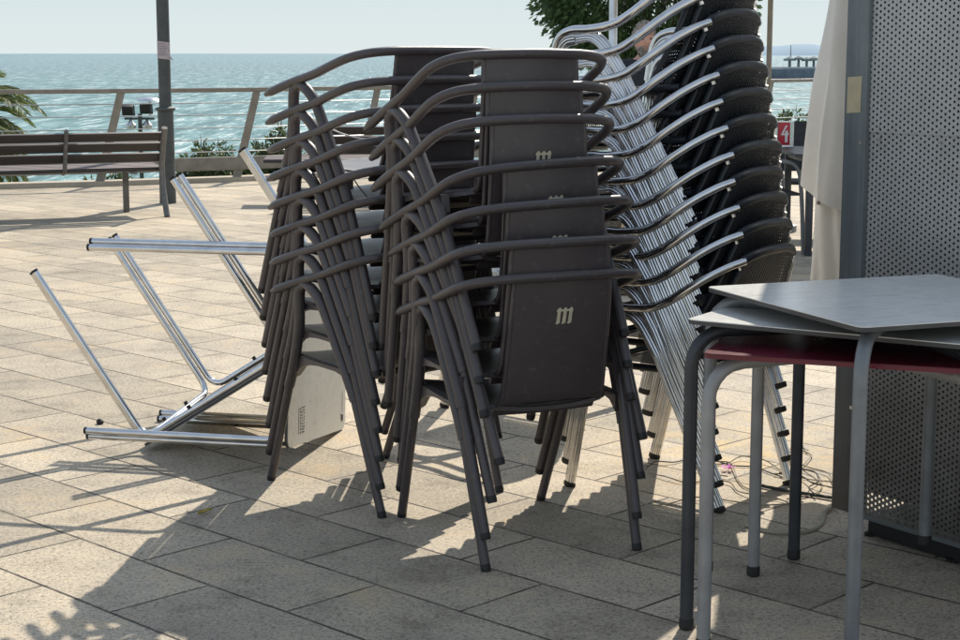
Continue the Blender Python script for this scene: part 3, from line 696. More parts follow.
# ------------------------------------------------------------------ stacked terrace tables in the foreground
def steel_table(name, label, s, leg_mat, top_mat, ztop, edge=None, foot=0.0, inset=.026, r=.0172, cross=True, turn=False, rb=.09, group='terrace tables stacked in the foreground'):
    """square table: two bent-tube U frames joined by rails, laminate top"""
    root = empty(name, label, 'table', group=group)
    h = s/2-inset; zr = ztop-.012-r-.001
    rails = MB()
    hh = h*math.sqrt(2) if cross else h
    for k_ in range(2):
        def T_(p):      # frame in its own plane -> table
            if cross:
                a_ = R(45+90*k_); return Vector((p[0]*math.cos(a_), p[0]*math.sin(a_), p[1]))
            if turn: return Vector(((2*k_-1)*h, p[0], p[1]))
            return Vector((p[0], (2*k_-1)*h, p[1]))
        for sg in (-1, 1):
            P = [(sg*hh, foot+.02), (sg*hh, (foot+zr-rb)/2), (sg*hh, zr-rb)]+[(sg*(hh-rb+rb*math.cos(R(t))), zr-rb+rb*math.sin(R(t))) for t in (18, 36, 54, 72, 90)]
            m = MB(); m.tube([T_(p) for p in P], r, 16); lg = m.build('leg', leg_mat, root, 50)
            m = MB(); m.lathe([(r*.8, 0), (r*1.10, .004), (r*1.10, .026), (r*1.02, .03)], 16, mat=Matrix.Translation(T_((sg*hh, foot)))); m.build('foot_cap', M['rubber'], lg, 50)
        dz = -.004*k_ if cross else 0
        rails.tube([T_((-hh+rb-.001, zr+dz)), T_((0, zr+dz)), T_((hh-rb+.001, zr+dz))], r*(.98 if k_ else 1), 16)
    if not cross:
        for sx in (-1, 1):
            e_ = [(sx*h*.55, -h+r*.8, zr-.003), (sx*h*.55, h-r*.8, zr-.003)]
            rails.tube([(p[1], p[0], p[2]) for p in e_] if turn else e_, r*.85, 14)
    for sx in (-1, 1):
        for sy in (-1, 1): rails.lathe([(.016, zr+r*.6), (.016, ztop-.0125)], 12, mat=Matrix.Translation((*((sx*h*.45, sy*h*(.45 if cross else .985)) if not turn else (sx*h*.985, sy*h*.45)), 0)))
    rails.build('frame', leg_mat, root, 50)
    b = MB(); pl = rrect(s/2, s/2, .022)
    b.prism(pl, ztop-.012, ztop-.0022, 1); b.prism(rrect(s/2-.0012, s/2-.0012, .021), ztop-.0021, ztop, 0)
    b.build('tabletop', [top_mat, edge or M['dark_edge']], root, 30)
    return root
t1 = steel_table('terrace_table', 'topmost square table of the stack, pale grey top turned across, grey legs', .717, M['table_grey_leg'], M['top_grey'], .732, cross=True, inset=.012, foot=-.035)
pose(t1, 1.050, 4.177, .118, .365)
t2 = steel_table('terrace_table', 'middle table of the stack with charcoal bent legs and grey top', .74, M['table_dark_leg'], M['top_grey'], .800, inset=.012)
pose(t2, 1.0195, 4.267, 0, -.565)
t3 = steel_table('terrace_table', 'lowest table of the stack with dark red top and pale grey bent legs', .665, M['table_light_leg'], M['red_laminate'], .742, edge=M['red_laminate'], inset=.014)
pose(t3, .957, 4.195, 0, -.349)
b = MB(); b.lathe([(.0178, .640), (.0182, .642), (.0182, .668), (.0178, .670)], 16, mat=Matrix.Translation((-.3185, .3185, -.045))); b.build('tape', M['tape'], t3, 40)
# ------------------------------------------------------------------ perforated steel kiosk
K = Vector((1.085, 5.06, 0)); U = Vector((.55, -.835, 0)).normalized(); V = Vector((U.y*-1, U.x, 0))
kz = math.atan2(U.y, U.x)
kr = empty('kiosk', 'tall grey steel kiosk of perforated sheet with a flat corner post', 'kiosk', (K.x, K.y, 0), kz)
WK, DK = 1.25, .85
def kbox(name, mats, parts, parent=kr, bevel=.004):
    b = MB()
    for (x0, x1, y0, y1, z0, z1) in parts: b.box(((x0+x1)/2, (y0+y1)/2, (z0+z1)/2), (x1-x0, y1-y0, z1-z0), bevel=bevel)
    return b.build(name, mats, parent, 40)
post = kbox('post', M['post_steel'], [(0, .088, -.012, .05, .075, 2.62)])
kbox('post', M['kiosk_steel'], [(WK-.1, WK, -.012, .05, .075, 2.62)]); kbox('post', M['kiosk_steel'], [(0, .06, DK-.06, DK, .075, 2.62)]); kbox('post', M['kiosk_steel'], [(WK-.06, WK, DK-.06, DK, .075, 2.62)])
b = MB()
for z_, y_ in ((1.19, -.0125), (1.9, -.0125), (.4, -.0125)):
    b.tube([(.070, y_+.003, z_), (.070, y_-.002, z_)], .006, 10)
b.build('screw', M['alu_dull'], post, 40)
for x_ in (.13, .36, .62, .88):
    for z_ in (1.205, 1.238):
        b = MB(); b.tube([(x_, .004, z_), (x_, -.004, z_)], .0045, 8); b.build('rivet', M['alu_dull'], kr, 40)
b = MB(); b.grid(lambda u, v: (.012+.055*u, -.0135-.0008*math.sin(7*u+3*v), 1.275+.105*v+.004*u), 5, 7, .0012); b.build('tape', M['tape'], post, 40)
def sheet(name, p0, du, dv, w, h):
    b = MB(); q = Vector(p0); a_, c_ = Vector(du)*w, Vector(dv)*h
    nx, ny = 12, 14
    b.grid(lambda u, v: q+a_*u+c_*v, nx, ny, 0, uvscale=(w, h)); return b.build(name, M['perforated'], kr, 0)
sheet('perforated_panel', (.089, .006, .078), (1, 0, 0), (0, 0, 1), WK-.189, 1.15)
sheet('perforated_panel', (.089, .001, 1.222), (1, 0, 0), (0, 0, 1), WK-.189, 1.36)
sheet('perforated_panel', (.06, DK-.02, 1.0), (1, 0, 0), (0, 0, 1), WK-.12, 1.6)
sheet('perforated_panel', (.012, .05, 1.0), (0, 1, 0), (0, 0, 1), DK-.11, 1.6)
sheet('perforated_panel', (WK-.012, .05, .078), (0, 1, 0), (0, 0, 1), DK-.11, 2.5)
kbox('roof', M['kiosk_steel'], [(-.03, WK+.03, -.04, DK+.03, 2.62, 2.70)])
kbox('base_rail', M['kiosk_steel'], [(.089, WK-.1, .012, .05, .060, .082), (.06, WK-.06, DK-.06, DK-.022, .055, .09)])
kbox('inner_cabinet', M['cabinet_dark'], [(.05, .34, .09, .70, .12, 2.5), (.34, WK-.05, .09, .70, 1.12, 2.5)])
for x_ in (.1, .42, WK-.1):
    for y_ in (.06, DK-.06):
        b = MB(); b.lathe([(.02, .0), (.022, .008), (.008, .014), (.008, .06)], 12, mat=Matrix.Translation((x_, y_, 0))); b.build('foot', M['cabinet_dark'], kr, 40)
kbox('gap_shade_fill', M['cabinet_dark'], [(.095, WK-.04, .05, DK-.08, .004, .072)])  # dark box added to fill the shaded gap underneath and stop light

# ------------------------------------------------------------------ closed parasol behind the kiosk
pr_ = empty('closed_parasol', 'closed cream canvas parasol hanging in folds behind the kiosk post', 'parasol', (1.385, 5.95, 0))
b = MB(); b.tube([(0, 0, .06), (0, 0, 2.9)], .024, 14); b.build('pole', M['alu_dull'], pr_, 40)
b = MB(); b.lathe([(.11, 0), (.11, .012), (.05, .02), (.04, .25), (.03, .255)], 24); b.build('base', M['kiosk_steel'], pr_, 40)
b = MB()
def layer(hem, k, nf, ph0, slope):
    def fold(u, v):
        th = 2*math.pi*u; t_ = (th*nf/(2*math.pi)+ph0) % 1.0; tri = abs(2*t_-1)
        lo_ = hem+slope*math.cos(th-.6)+.05*(tri-.5)+.012*math.sin(3*th+1)
        z = 2.72-(2.72-lo_)*v; f_ = (2.72-z)/2.0
        env = (.05+.215*f_**.95)*k
        rr_ = env*(.56+.44*tri**.6)+.010*math.sin(z*7+th*2)*v+.006*math.sin(th*23+z*2.5+math.sin(z*9))*f_
        tw = .35*f_+.05*math.sin(z*3.1)
        return (rr_*math.cos(th+tw), rr_*math.sin(th+tw), z)
    b.grid(fold, 300, 40, .003)
layer(.985, 1.08, 9, .2, .05); layer(.66, .92, 5, .55, .05)
b.tube([(.2*math.cos(a_*.5236), .2*math.sin(a_*.5236), 1.72+.01*math.sin(a_)) for a_ in range(13)], .012, 8)
b.build('canopy', M['canvas'], pr_, 55)

# ------------------------------------------------------------------ railing
rl = empty('railing', 'taupe steel railing with slanted flat posts and cables along the sea edge', 'railing')
def along(x):
    for (x0, y0), (x1, y1) in zip(EDGE[:-1], EDGE[1:]):
        if x0 <= x <= x1: return y0+(y1-y0)*(x-x0)/(x1-x0)
    return EDGE[-1][1]
line = [Vector((x, y, 0)) for x, y in EDGE]
b = MB()
for i in range(len(line)-1):
    a, c = line[i], line[i+1]; d = (c-a); m = (a+c)/2
    b.box((m.x, m.y, 1.035), (d.length+.03, .07, .05), rot=(0, 0, math.atan2(d.y, d.x)), bevel=.012)
b.build('handrail', M['rail_paint'], rl, 40)
b = MB()
for i in range(len(line)-1):
    a, c = line[i], line[i+1]; d = (c-a); m = (a+c)/2
    b.box((m.x, m.y, .20), (d.length, .05, .15), rot=(0, 0, math.atan2(d.y, d.x)), bevel=.01)
b.build('lower_beam', M['rail_paint'], rl, 40)
xs = []
x = -4.17
seg = 1.52
while x > -14: x -= seg
while x < 14:
    xs.append(x); a = Vector((x, along(x), 0)); t = Vector((x+.05, along(x+.05), 0))-a; x += seg*t.x/t.length
for x in xs:
    a = Vector((x, along(x), 0)); t = (Vector((x+.1, along(x+.1), 0))-a).normalized(); n = Vector((-t.y, t.x, 0))
    b = MB(); top = a+t*.27+Vector((0, 0, 1.01)); w = .05; e = .012
    pts_ = [a-t*w-n*e, a+t*w-n*e, a+t*w+n*e, a-t*w+n*e, top-t*w*.85-n*e, top+t*w*.85-n*e, top+t*w*.85+n*e, top-t*w*.85+n*e]
    b.add(pts_, [[3, 2, 1, 0], [4, 5, 6, 7], [0, 1, 5, 4], [1, 2, 6, 5], [2, 3, 7, 6], [3, 0, 4, 7]])
    b.build('post', M['rail_paint'], rl, 30)
for z in (.89, .755, .61, .47, .335):
    b = MB(); sub = []
    for i in range(len(line)-1):
        for q in range(4): sub.append(line[i].lerp(line[i+1], q/4)+Vector((0, 0, z)))
    b.tube(sub+[line[-1]+Vector((0, 0, z))], .006, 6); b.build('cable', M['cable_steel'], rl, 40)

# ------------------------------------------------------------------ benches
def bench(label, end, rz, length, back_only, x0=0.0):
    """local x along the bench, +y the way a sitter faces; 'end' is the rear foot of its far-x support"""
    c, s = math.cos(rz), math.sin(rz)
    ox = Vector(end)-Vector((c, s, 0))*(length-.02)-Vector((-s, c, 0))*(-.22)
    r_ = empty('bench', label, 'bench', ox, rz, 'dark slatted benches facing the sea')
    b = MB()
    for k_ in range(3):
        z0 = .485+k_*.094; y0 = -.052-k_*.050
        b.box(((length+x0)/2, y0, z0+.045), (length-x0, .026, .084), rot=(R(28), 0, 0), bevel=.006)
    b.build('backrest', M['timber'], r_, 40)
    b = MB()
    for k_ in range(4): b.box((length/2, .03+k_*.112, .42+.004*k_), (length, .104, .036), bevel=.006)
    b.build('seat', M['timber'], r_, 40)
    for x in (.02+x0, length-.02):
        b = MB()
        b.tube(smooth([(x, -.215, .795), (x, -.140, .66), (x, -.068, .50), (x, -.052, .42), (x, -.085, .25), (x, -.22, 0)], 5), .027, 8, squash=1, up=(0, 1, 0)); b.build('support', M['bench_iron'], r_, 50)
    for x in (.26, length-.26):
        b = MB(); b.box((x, .40, .20), (.055, .03, .40), bevel=.006); b.box((x, .19, .388), (.045, .44, .026), bevel=.005); b.build('leg', M['bench_iron'], r_, 40)
    for x in back_only:
        b = MB(); b.tube(smooth([(x, -.215, .785), (x, -.145, .66), (x, -.078, .50), (x, -.044, .42), (x, .05, .392)], 5), .02, 8, up=(0, 1, 0)); b.build('strap', M['bench_iron'], r_, 50)
    return r_
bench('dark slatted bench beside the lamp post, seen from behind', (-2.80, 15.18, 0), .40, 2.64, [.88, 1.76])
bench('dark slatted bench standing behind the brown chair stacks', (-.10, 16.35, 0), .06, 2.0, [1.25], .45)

# ------------------------------------------------------------------ lamp post, thin poles, floodlight mast
lp = empty('lamp_post', 'dark grey lamp post with collar and small sticker by the bench', 'lamp post', (-3.05, 16.6, 0))
b = MB(); b.lathe([(.082, 0), (.080, .03), (.076, .90)], 24); b.build('base_sleeve', M['post_paint'], lp, 40)
b = MB(); b.lathe([(.076, .895), (.098, .905), (.098, .925), (.062, .94)], 24); b.build('collar', M['post_paint'], lp, 40)
b = MB(); b.lathe([(.060, .93), (.060, 2.0), (.055, 4.6), (.05, 6.2)], 24)
b.tube(smooth([(0, 0, 6.15), (0, -.1, 6.4), (0, -.6, 6.5)], 5), .035, 10); b.box((0, -.85, 6.5), (.2, .55, .08), bevel=.02); b.build('pole', M['post_paint'], lp, 40)
b = MB(); b.grid(lambda u, v: (.0625*math.sin(R(-80+160*u)), -.0625*math.cos(R(-80+160*u)), 1.405+.165*v-.02*u), 10, 4)
b.grid(lambda u, v: (.064+.035*u, -.02-.02*u, 1.395-.02*u+.03*v*(1-u)), 3, 2)
st = b.build('sticker', M['paper'], lp, 0)
b = MB()
for q in range(6): b.grid(lambda u, v, q=q: (.0632*math.sin(R(-45+(80-9*(q % 3))*u)), -.0632*math.cos(R(-45+(80-9*(q % 3))*u)), 1.43+.021*q+.005*v), 6, 1)
b.build('print', M['rock'], st, 0)
def thin_pole(label, x, y, r, h):
    p = MB(); p.lathe([(r*3, 0), (r*3, .012), (r*1.3, .02), (r, .05), (r, h), (r*.6, h+.03)], 16)
    return tag(p.build('pole', M['alu_dull' if r > .033 else 'rail_paint'], None, 40, loc=(x, y, 0)), label, 'pole')
thin_pole('slim pale metal pole rising in front of the round tree', 1.081, 14, .034, 4.2)
op = empty('open_parasol', 'open parasol on a slim taupe pole beside the tall chair stack, canopy above view', 'parasol', (2.353, 14, 0))
b = MB(); b.lathe([(.022, .03), (.022, 2.75)], 14); b.build('pole', M['rail_paint'], op, 40)
b = MB(); b.lathe([(.26, 0), (.26, .05), (.06, .07), (.05, .22), (.03, .23)], 24); b.build('base', M['kiosk_steel'], op, 40)
b = MB(); b.grid(lambda u, v: (1.5*v*math.cos(6.2832*u), 1.5*v*math.sin(6.2832*u), 2.78-.42*v-.05*v*math.cos(6.2832*u*8)), 64, 8, .004); b.build('canopy', M['canvas'], op, 40)
b = MB()
for q in range(8): b.tube([(.03*math.cos(q*.7854), .03*math.sin(q*.7854), 2.72), (1.47*math.cos(q*.7854), 1.47*math.sin(q*.7854), 2.30)], .009, 6)
b.build('ribs', M['rail_paint'], op, 40)
fm = empty('floodlight_mast', 'small mast of floodlights and round lamp beyond the railing', 'floodlight', (-6.36, 32, -8.62)); fm.scale = (.8, .8, 1)
b = MB(); b.tube([(0, 0, 0), (0, 0, 8.95)], .05, 10); b.tube([(-.36, 0, 8.86), (.34, 0, 8.86)], .022, 8); b.build('pole', M['post_paint'], fm, 40)
for x_, z_ in ((-.28, 9.02), (.14, 9.05)):
    b = MB(); b.box((x_, 0, z_), (.26, .16, .17), rot=(R(15), 0, 0), bevel=.02); b.box((x_, .09, z_-.01), (.29, .02, .20), rot=(R(15), 0, 0), bevel=.005); b.build('floodlight', M['black_metal'], fm, 40)
for x_ in (-.22, .16):
    b = MB(); b.lathe([(.02, .12), (.13, .02), (.13, -.03), (.05, -.07)], 14, mat=Matrix.Translation((x_, 0, 8.72))); b.build('lamp', M['alu_dull'], fm, 40)
b = MB(); b.lathe([(.30, 0), (.26, .035), (.17, .065), (.03, .08)], 20, mat=Matrix.Translation((.20, .1, 9.18))); b.tube([(.22, .1, 8.9), (.22, .1, 9.22)], .03, 8); b.build('dome_lamp', M['alu_dull'], fm, 40)

# ------------------------------------------------------------------ plants
def leaf(b, p, d, ln, w, rnd, mi=0):
    d = d.normalized(); s = d.cross(Vector((rnd.uniform(-1, 1), rnd.uniform(-1, 1), rnd.uniform(-1, 1))))
    if s.length < .05: s = d.cross(Vector((1, .3, .2)))
    s = s.normalized()*w/2; m = p+d*ln*.5+Vector((0, 0, -.04*ln))
    b.add([p, m+s, p+d*ln, m-s], [[0, 1, 2, 3]], mi)
def shrub(x, y, z, w, h, n, seed, label, ln=.085):
    rnd = random.Random(seed)
    r_ = empty('shrub', label, 'shrub', (x, y, z), 0, 'shrubs beyond the railing')
    st_, lf = MB(), MB()
    for i in range(max(5, n//9)):
        a = rnd.uniform(0, 6.28); rr_ = w*.5*math.sqrt(rnd.random()); hh = h*(1-.45*(rr_/(w*.5))**2)*rnd.uniform(.65, 1)
        tip = Vector((rr_*math.cos(a), rr_*math.sin(a)*.8, hh)); base = Vector((rr_*.25*math.cos(a), rr_*.25*math.sin(a), 0))
        mid = base.lerp(tip, .5)+Vector((rnd.uniform(-.06, .06), rnd.uniform(-.06, .06), .05))
        p = smooth([base, mid, tip], 4); st_.tube(p, [.012*(1-.7*k_/(len(p)-1)) for k_ in range(len(p))], 5)
        for k_ in range(60):
            t = rnd.random()**.38; q = p[min(len(p)-1, int(t*(len(p)-1)))]
            dv = Vector((rnd.gauss(0, 1), rnd.gauss(0, 1), rnd.gauss(.5, .8)))
            leaf(lf, q+dv*.03, dv, ln*rnd.uniform(.6, 1.2), ln*rnd.uniform(.3, .5), rnd)
    st_.build('stem', M['bark'], r_, 60); lf.build('foliage', M['shrub'], r_, 0)
SH = [(-3.35, 21.0, 1.0, 1.25, 620, 'airy grey-green shrub between the lamp post and the slanted railing post'),
      (-2.55, 21.3, 1.05, 1.36, 620, 'tallest shrub beyond the railing, partly behind the armrest tips'),
      (-2.95, 20.8, 1.1, .98, 460, 'low shrub beyond the railing beside the lamp post base'),
      (-3.9, 19.95, .8, .74, 300, 'low shrub showing under the bench seat near its end leg'),
      (-4.55, 19.7, .8, .78, 320, 'low shrub showing under the middle of the bench seat'),
      (-5.3, 19.4, .8, .72, 300, 'low shrub at the picture edge under the bench'),
      (-4.62, 21.4, .5, 1.10, 70, 'thin twiggy shrub poking above the bench back'),
      (5.2, 27.9, 1.1, 1.42, 420, 'reddish green shrub beyond the railing by the napkin holder'),
      (6.1, 29.2, 1.4, 1.1, 320, 'shrub beyond the railing behind the closed parasol'),
      (-1.6, 22.3, .9, 1.1, 260, 'shrub beyond the railing behind the second bench')]
for i, (x, y, w, h, n, lab) in enumerate(SH): shrub(x, y, -.75, w, h+.05, n, 50+i, lab)
def palm(x, y, z0, ztop, label):
    rnd = random.Random(5); r_ = empty('palm_tree', label, 'palm tree', (x, y, z0)); H_ = ztop-z0
    b = MB(); b.lathe([(.24, 0), (.18, .6), (.16, H_*.5), (.15, H_-.1), (.19, H_+.02)], 14); b.build('trunk', M['bark'], r_, 50)
    b = MB()
    for i in range(84):
        az = i*2.39996; el = R(78-118*(i/83)+rnd.uniform(-8, 8)); ln = 1.35*rnd.uniform(.85, 1.1)
        d = Vector((math.cos(az)*math.cos(el), math.sin(az)*math.cos(el), math.sin(el))); p = Vector((0, 0, H_)); sp = [p.copy()]
        for k_ in range(9):
            d = (d+Vector((0, 0, -.11-.02*k_))).normalized(); p = p+d*ln/9; sp.append(p.copy())
        b.tube(sp, [.014*(1-.8*k_/9) for k_ in range(10)], 4, mi=1)
        side = d.cross(Vector((0, 0, 1))); side = side.normalized() if side.length > .05 else Vector((1, 0, 0))
        for k_ in range(2, 46):
            t = k_/46*9; j = min(int(t), 8); q = sp[j].lerp(sp[j+1], t-j); td = (sp[j+1]-sp[j]).normalized()
            for sg in (-1, 1):
                l_ = .34*math.sin(math.pi*(.12+.85*k_/46))+.06
                dv = (side*sg*.75+td*.75+Vector((0, 0, -.25+rnd.uniform(-.15, .15)))).normalized()
                leaf(b, q, dv, l_, .026, rnd)
    b.build('crown', [M['palm'], M['bark']], r_, 0)
palm(-7.38, 24, -8.5, .52, 'green palm tree with drooping fronds at the picture edge beyond the railing')
# round clipped tree hanging over the far side of the terrace
rnd = random.Random(21)
tr_ = empty('ficus_tree', 'dense dark green clipped ficus tree behind the tall chair stack', 'tree', (1.62, 17.2, 0))
b = MB(); b.tube(smooth([(0, 0, 0), (.03, 0, .7), (0, .02, 1.4), (.03, 0, 2.1)], 5), [.13-.004*i for i in range(16)], 12)
for i in range(7):
    a = i*.9; b.tube(smooth([(0, 0, 1.2+.08*i), (.25*math.cos(a), .25*math.sin(a), 1.7+.08*i), (.65*math.cos(a), .65*math.sin(a), 2.1+.1*i)], 4), .03, 6)
b.build('trunk', M['bark'], tr_, 60)
b = MB(); cl = []
for i in range(460):
    v = Vector((rnd.gauss(0, 1), rnd.gauss(0, 1), rnd.gauss(0, 1))).normalized(); rr_ = rnd.uniform(.72, 1.0)
    c = Vector((v.x*1.12*rr_, v.y*1.12*rr_, 2.28+v.z*1.0*rr_))
    if c.z < 1.36: c.z = 1.36+rnd.uniform(0, .16)
    cl.append(c)
for c in cl:
    o_ = (c-Vector((0, 0, 2.25))).normalized(); rad = rnd.uniform(.13, .22)
    for k_ in range(74):
        v = Vector((rnd.gauss(0, 1), rnd.gauss(0, 1), rnd.gauss(0, 1))).normalized()*rad*rnd.random()**.4
        leaf(b, c+v, v*3+o_*.8+Vector((0, 0, -.25)), rnd.uniform(.05, .09), rnd.uniform(.026, .046), rnd)
b.build('crown', M['ficus'], tr_, 0)

# ------------------------------------------------------------------ breakwater far across the water
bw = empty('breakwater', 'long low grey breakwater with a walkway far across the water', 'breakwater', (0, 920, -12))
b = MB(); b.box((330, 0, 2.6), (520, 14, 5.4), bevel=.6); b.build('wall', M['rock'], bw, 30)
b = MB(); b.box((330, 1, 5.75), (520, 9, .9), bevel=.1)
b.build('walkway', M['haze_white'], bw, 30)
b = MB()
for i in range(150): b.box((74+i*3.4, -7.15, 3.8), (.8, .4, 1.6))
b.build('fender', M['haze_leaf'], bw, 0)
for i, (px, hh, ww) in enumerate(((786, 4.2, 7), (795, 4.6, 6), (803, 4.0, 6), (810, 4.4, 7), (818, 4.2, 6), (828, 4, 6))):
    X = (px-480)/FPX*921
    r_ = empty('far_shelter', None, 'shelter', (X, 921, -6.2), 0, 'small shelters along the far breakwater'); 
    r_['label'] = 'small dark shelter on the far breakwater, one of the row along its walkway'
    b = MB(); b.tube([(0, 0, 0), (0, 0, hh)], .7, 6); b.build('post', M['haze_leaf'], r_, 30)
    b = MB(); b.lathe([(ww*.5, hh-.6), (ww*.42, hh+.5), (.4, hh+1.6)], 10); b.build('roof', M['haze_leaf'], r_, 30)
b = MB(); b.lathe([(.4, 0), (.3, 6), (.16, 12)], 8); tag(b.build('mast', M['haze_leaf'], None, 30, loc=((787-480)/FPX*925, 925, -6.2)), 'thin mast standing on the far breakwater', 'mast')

# ------------------------------------------------------------------ cafe table and chairs in the background
ct = empty('cafe_table', 'dark rectangular cafe table with napkin holder beyond the tall stack', 'table', (2.63, 12.66, 0), .0)
b = MB(); b.prism(rrect(.38, .52, .02), .715, .74); b.build('tabletop', M['table_dark_leg'], ct, 30)
b = MB()
for a in (-.26, .26): b.box((a, 0, .69), (.03, .86, .05), bevel=.004)
for a in (-.44, .44): b.box((0, a, .69), (.52, .03, .05), bevel=.004)
b.build('frame', M['table_dark_leg'], ct, 30)
for sx in (-1, 1):
    for sy in (-1, 1):
        b = MB(); b.box((sx*.26, sy*.44, .357), (.05, .05, .714), bevel=.006); b.build('leg', M['table_dark_leg'], ct, 30)
nh = empty('napkin_holder', 'red and steel napkin holder standing on the dark cafe table', 'napkin holder', (2.315, 13.02, .74), .10); nh.scale = (.88, .88, .85)
b = MB(); b.box((0, 0, .008), (.15, .10, .016), bevel=.003); b.box((-.072, 0, .12), (.006, .10, .22)); b.box((.072, 0, .12), (.006, .10, .22)); b.box((0, 0, .228), (.15, .10, .008)); b.build('body', M['alu_dull'], nh, 30)
b = MB(); b.box((-.012, -.052, .122), (.105, .006, .20), 0, bevel=.002)
bo = b.build('panel', M['sign_red'], nh, 30)
b = MB(); T = Matrix.Translation((-.012, -.0556, .122)) @ Matrix.Rotation(R(90), 4, 'X')
b.prism([(-.03, -.01), (.012, .075), (.028, .075), (-.008, .002), (.040, .010), (.036, -.014)], 0, .001, mat=T); b.prism([(.008, -.075), (.030, -.075), (.030, .035), (.008, .02)], 0, .0012, mat=T)
b.build('emblem', M['white_paint'], bo, 0)
def cafe_chair(label, x, y, rz, legs):
    r_ = empty('cafe_chair', label, 'chair', (x, y, 0), rz)
    b = MB(); b.grid(lambda u, v: ((u-.5)*.46, -.23+.46*v, .45-.02*math.sin(math.pi*u)*math.sin(math.pi*v)), 8, 8, .02); b.build('seat', M['woven_solid'], r_, 40)
    b = MB(); b.grid(lambda u, v: ((u-.5)*.46, -.22-.05*v-.05*(1-(2*u-1)**2), .50+.40*v-.03*abs(2*u-1)**4), 10, 8, .02); b.build('backrest', M['woven_solid'], r_, 40)
    for sx in (-1, 1):
        b = MB(); b.tube(smooth([(sx*.22, -.27, .0), (sx*.23, -.235, .44), (sx*.24, -.275, .86)], 5), .016, 10); b.build('leg', legs, r_, 40)
        b = MB(); b.tube(smooth([(sx*.25, -.26, .68), (sx*.26, .08, .68), (sx*.26, .2, .63), (sx*.245, .24, .44), (sx*.235, .27, 0)], 5), .016, 10); b.build('leg', legs, r_, 40)
    return r_
M['woven_solid'] = simple('dark_woven_seat', (.014, .018, .024), (.03, .035, .042), .55, scale=30)
cafe_chair('dark cafe chair pulled out before the cafe table, one grey leg towards us', 2.06, 12.50, -math.pi/2+.1, M['table_grey_leg'])
cafe_chair('dark cafe chair with rounded back on the far side of the cafe table', 2.53, 13.6, math.pi-.15, M['table_dark_leg'])

# ------------------------------------------------------------------ person behind the tall stack
def skinned(verts, edges, radii, root=0, sub=2):
    me = bpy.data.meshes.new('tmp'); me.from_pydata([Vector(v) for v in verts], edges, []); o = bpy.data.objects.new('tmp', me); COL.objects.link(o)
    md = o.modifiers.new('s', 'SKIN'); md.use_smooth_shade = True
    for i, v in enumerate(me.skin_vertices[0].data):
        v.radius = radii[i] if isinstance(radii[i], tuple) else (radii[i], radii[i]); v.use_root = (i == root)
    sm = o.modifiers.new('u', 'SUBSURF'); sm.levels = sub; sm.render_levels = sub
    dg = bpy.context.evaluated_depsgraph_get(); ev = o.evaluated_get(dg); m2 = bpy.data.meshes.new_from_object(ev)
    vs = [v.co.copy() for v in m2.vertices]; fs = [list(p.vertices) for p in m2.polygons]
    bpy.data.objects.remove(o); bpy.data.meshes.remove(m2); return vs, fs
pe = empty('person', 'grey-haired bearded person in a dark jacket standing behind the tall chair stack', 'person', (1.225, 12.9, 0), R(188))
# body facing local +Y: pelvis root, spine, arms, legs, fingers
V_ = [(0, 0, .88), (0, .0, 1.02), (0, -.005, 1.20), (0, -.01, 1.34), (0, .0, 1.405), (0, .012, 1.45)]; E_ = [(0, 1), (1, 2), (2, 3), (3, 4), (4, 5)]
Rr = [(.15, .105), (.135, .10), (.15, .11), (.125, .085), (.056, .056), (.052, .054)]
def addv(p, r, par): V_.append(p); Rr.append(r); E_.append((par, len(V_)-1)); return len(V_)-1
for sx in (-1, 1):
    s_h = addv((sx*.165, -.01, 1.345), .058, 3); e_ = addv((sx*.215, -.03, 1.08), .043, s_h); w_r = addv((sx*.225, .03, .86), .028, e_); hd = addv((sx*.225, .05, .80), (.040, .022), w_r)
    for q, (dx, ln) in enumerate(((-.028, .070), (-.009, .080), (.010, .076), (.028, .062))):
        k1 = addv((sx*.225+.2*dx, .058+dx, .755), .009, hd); k2 = addv((sx*.222+.2*dx, .064+dx, .755-ln*.5), .0085, k1); addv((sx*.216, .060+dx, .755-ln), .0075, k2)
    t_ = addv((sx*.214, .088, .795), .011, hd); addv((sx*.208, .102, .755), .0095, t_)
    hp = addv((sx*.088, 0, .82), .092, 0); kn = addv((sx*.10, .012, .46), .058, hp); an = addv((sx*.105, -.02, .085), .040, kn); addv((sx*.115, .11, .035), (.042, .03), an)
bv, bf = skinned(V_, E_, Rr)
b = MB(); b.add(bv, bf)
# head: ellipsoid shaped with brow, nose, cheeks and chin, sunk on the neck
def head(u, v):
    th = 2*math.pi*u; ph = math.pi*v; x = math.sin(ph)*math.sin(th); y = math.sin(ph)*math.cos(th); z = math.cos(ph)
    jaw = 1-.22*max(0, -z)**1.4*(1 if y > -.2 else .6)
    px, py, pz = .076*x*jaw, .096*y*(1-.10*max(0, -z)*(y < 0)), .120*z
    if y > 0:
        f_ = y
        py += .026*f_*math.exp(-((px/.013)**2+((pz+.012)/.024)**2))            # nose
        py += .006*f_*math.exp(-((px/.05)**2+((pz-.028)/.012)**2))             # brow
        for sx in (-1, 1):
            py -= .012*f_*math.exp(-(((px-sx*.030)/.015)**2+((pz-.010)/.011)**2))   # eye sockets
            py += .006*f_*math.exp(-(((px-sx*.042)/.02)**2+((pz+.03)/.02)**2))
        py -= .004*f_*math.exp(-((px/.024)**2+((pz+.058)/.004)**2))            # mouth line
        py += .010*f_*math.exp(-((px/.025)**2+((pz+.095)/.018)**2))            # chin
    return (px, py+.025, pz+1.545)
b.grid(head, 48, 40, 0)
for sx in (-1, 1):
    b.grid(lambda u, v, sx=sx: (sx*(.072+.012*math.sin(math.pi*v)), .012+.018*math.cos(6.283*u)*math.sin(math.pi*v), 1.547+.030*math.sin(6.283*u)*math.sin(math.pi*v)), 10, 6)
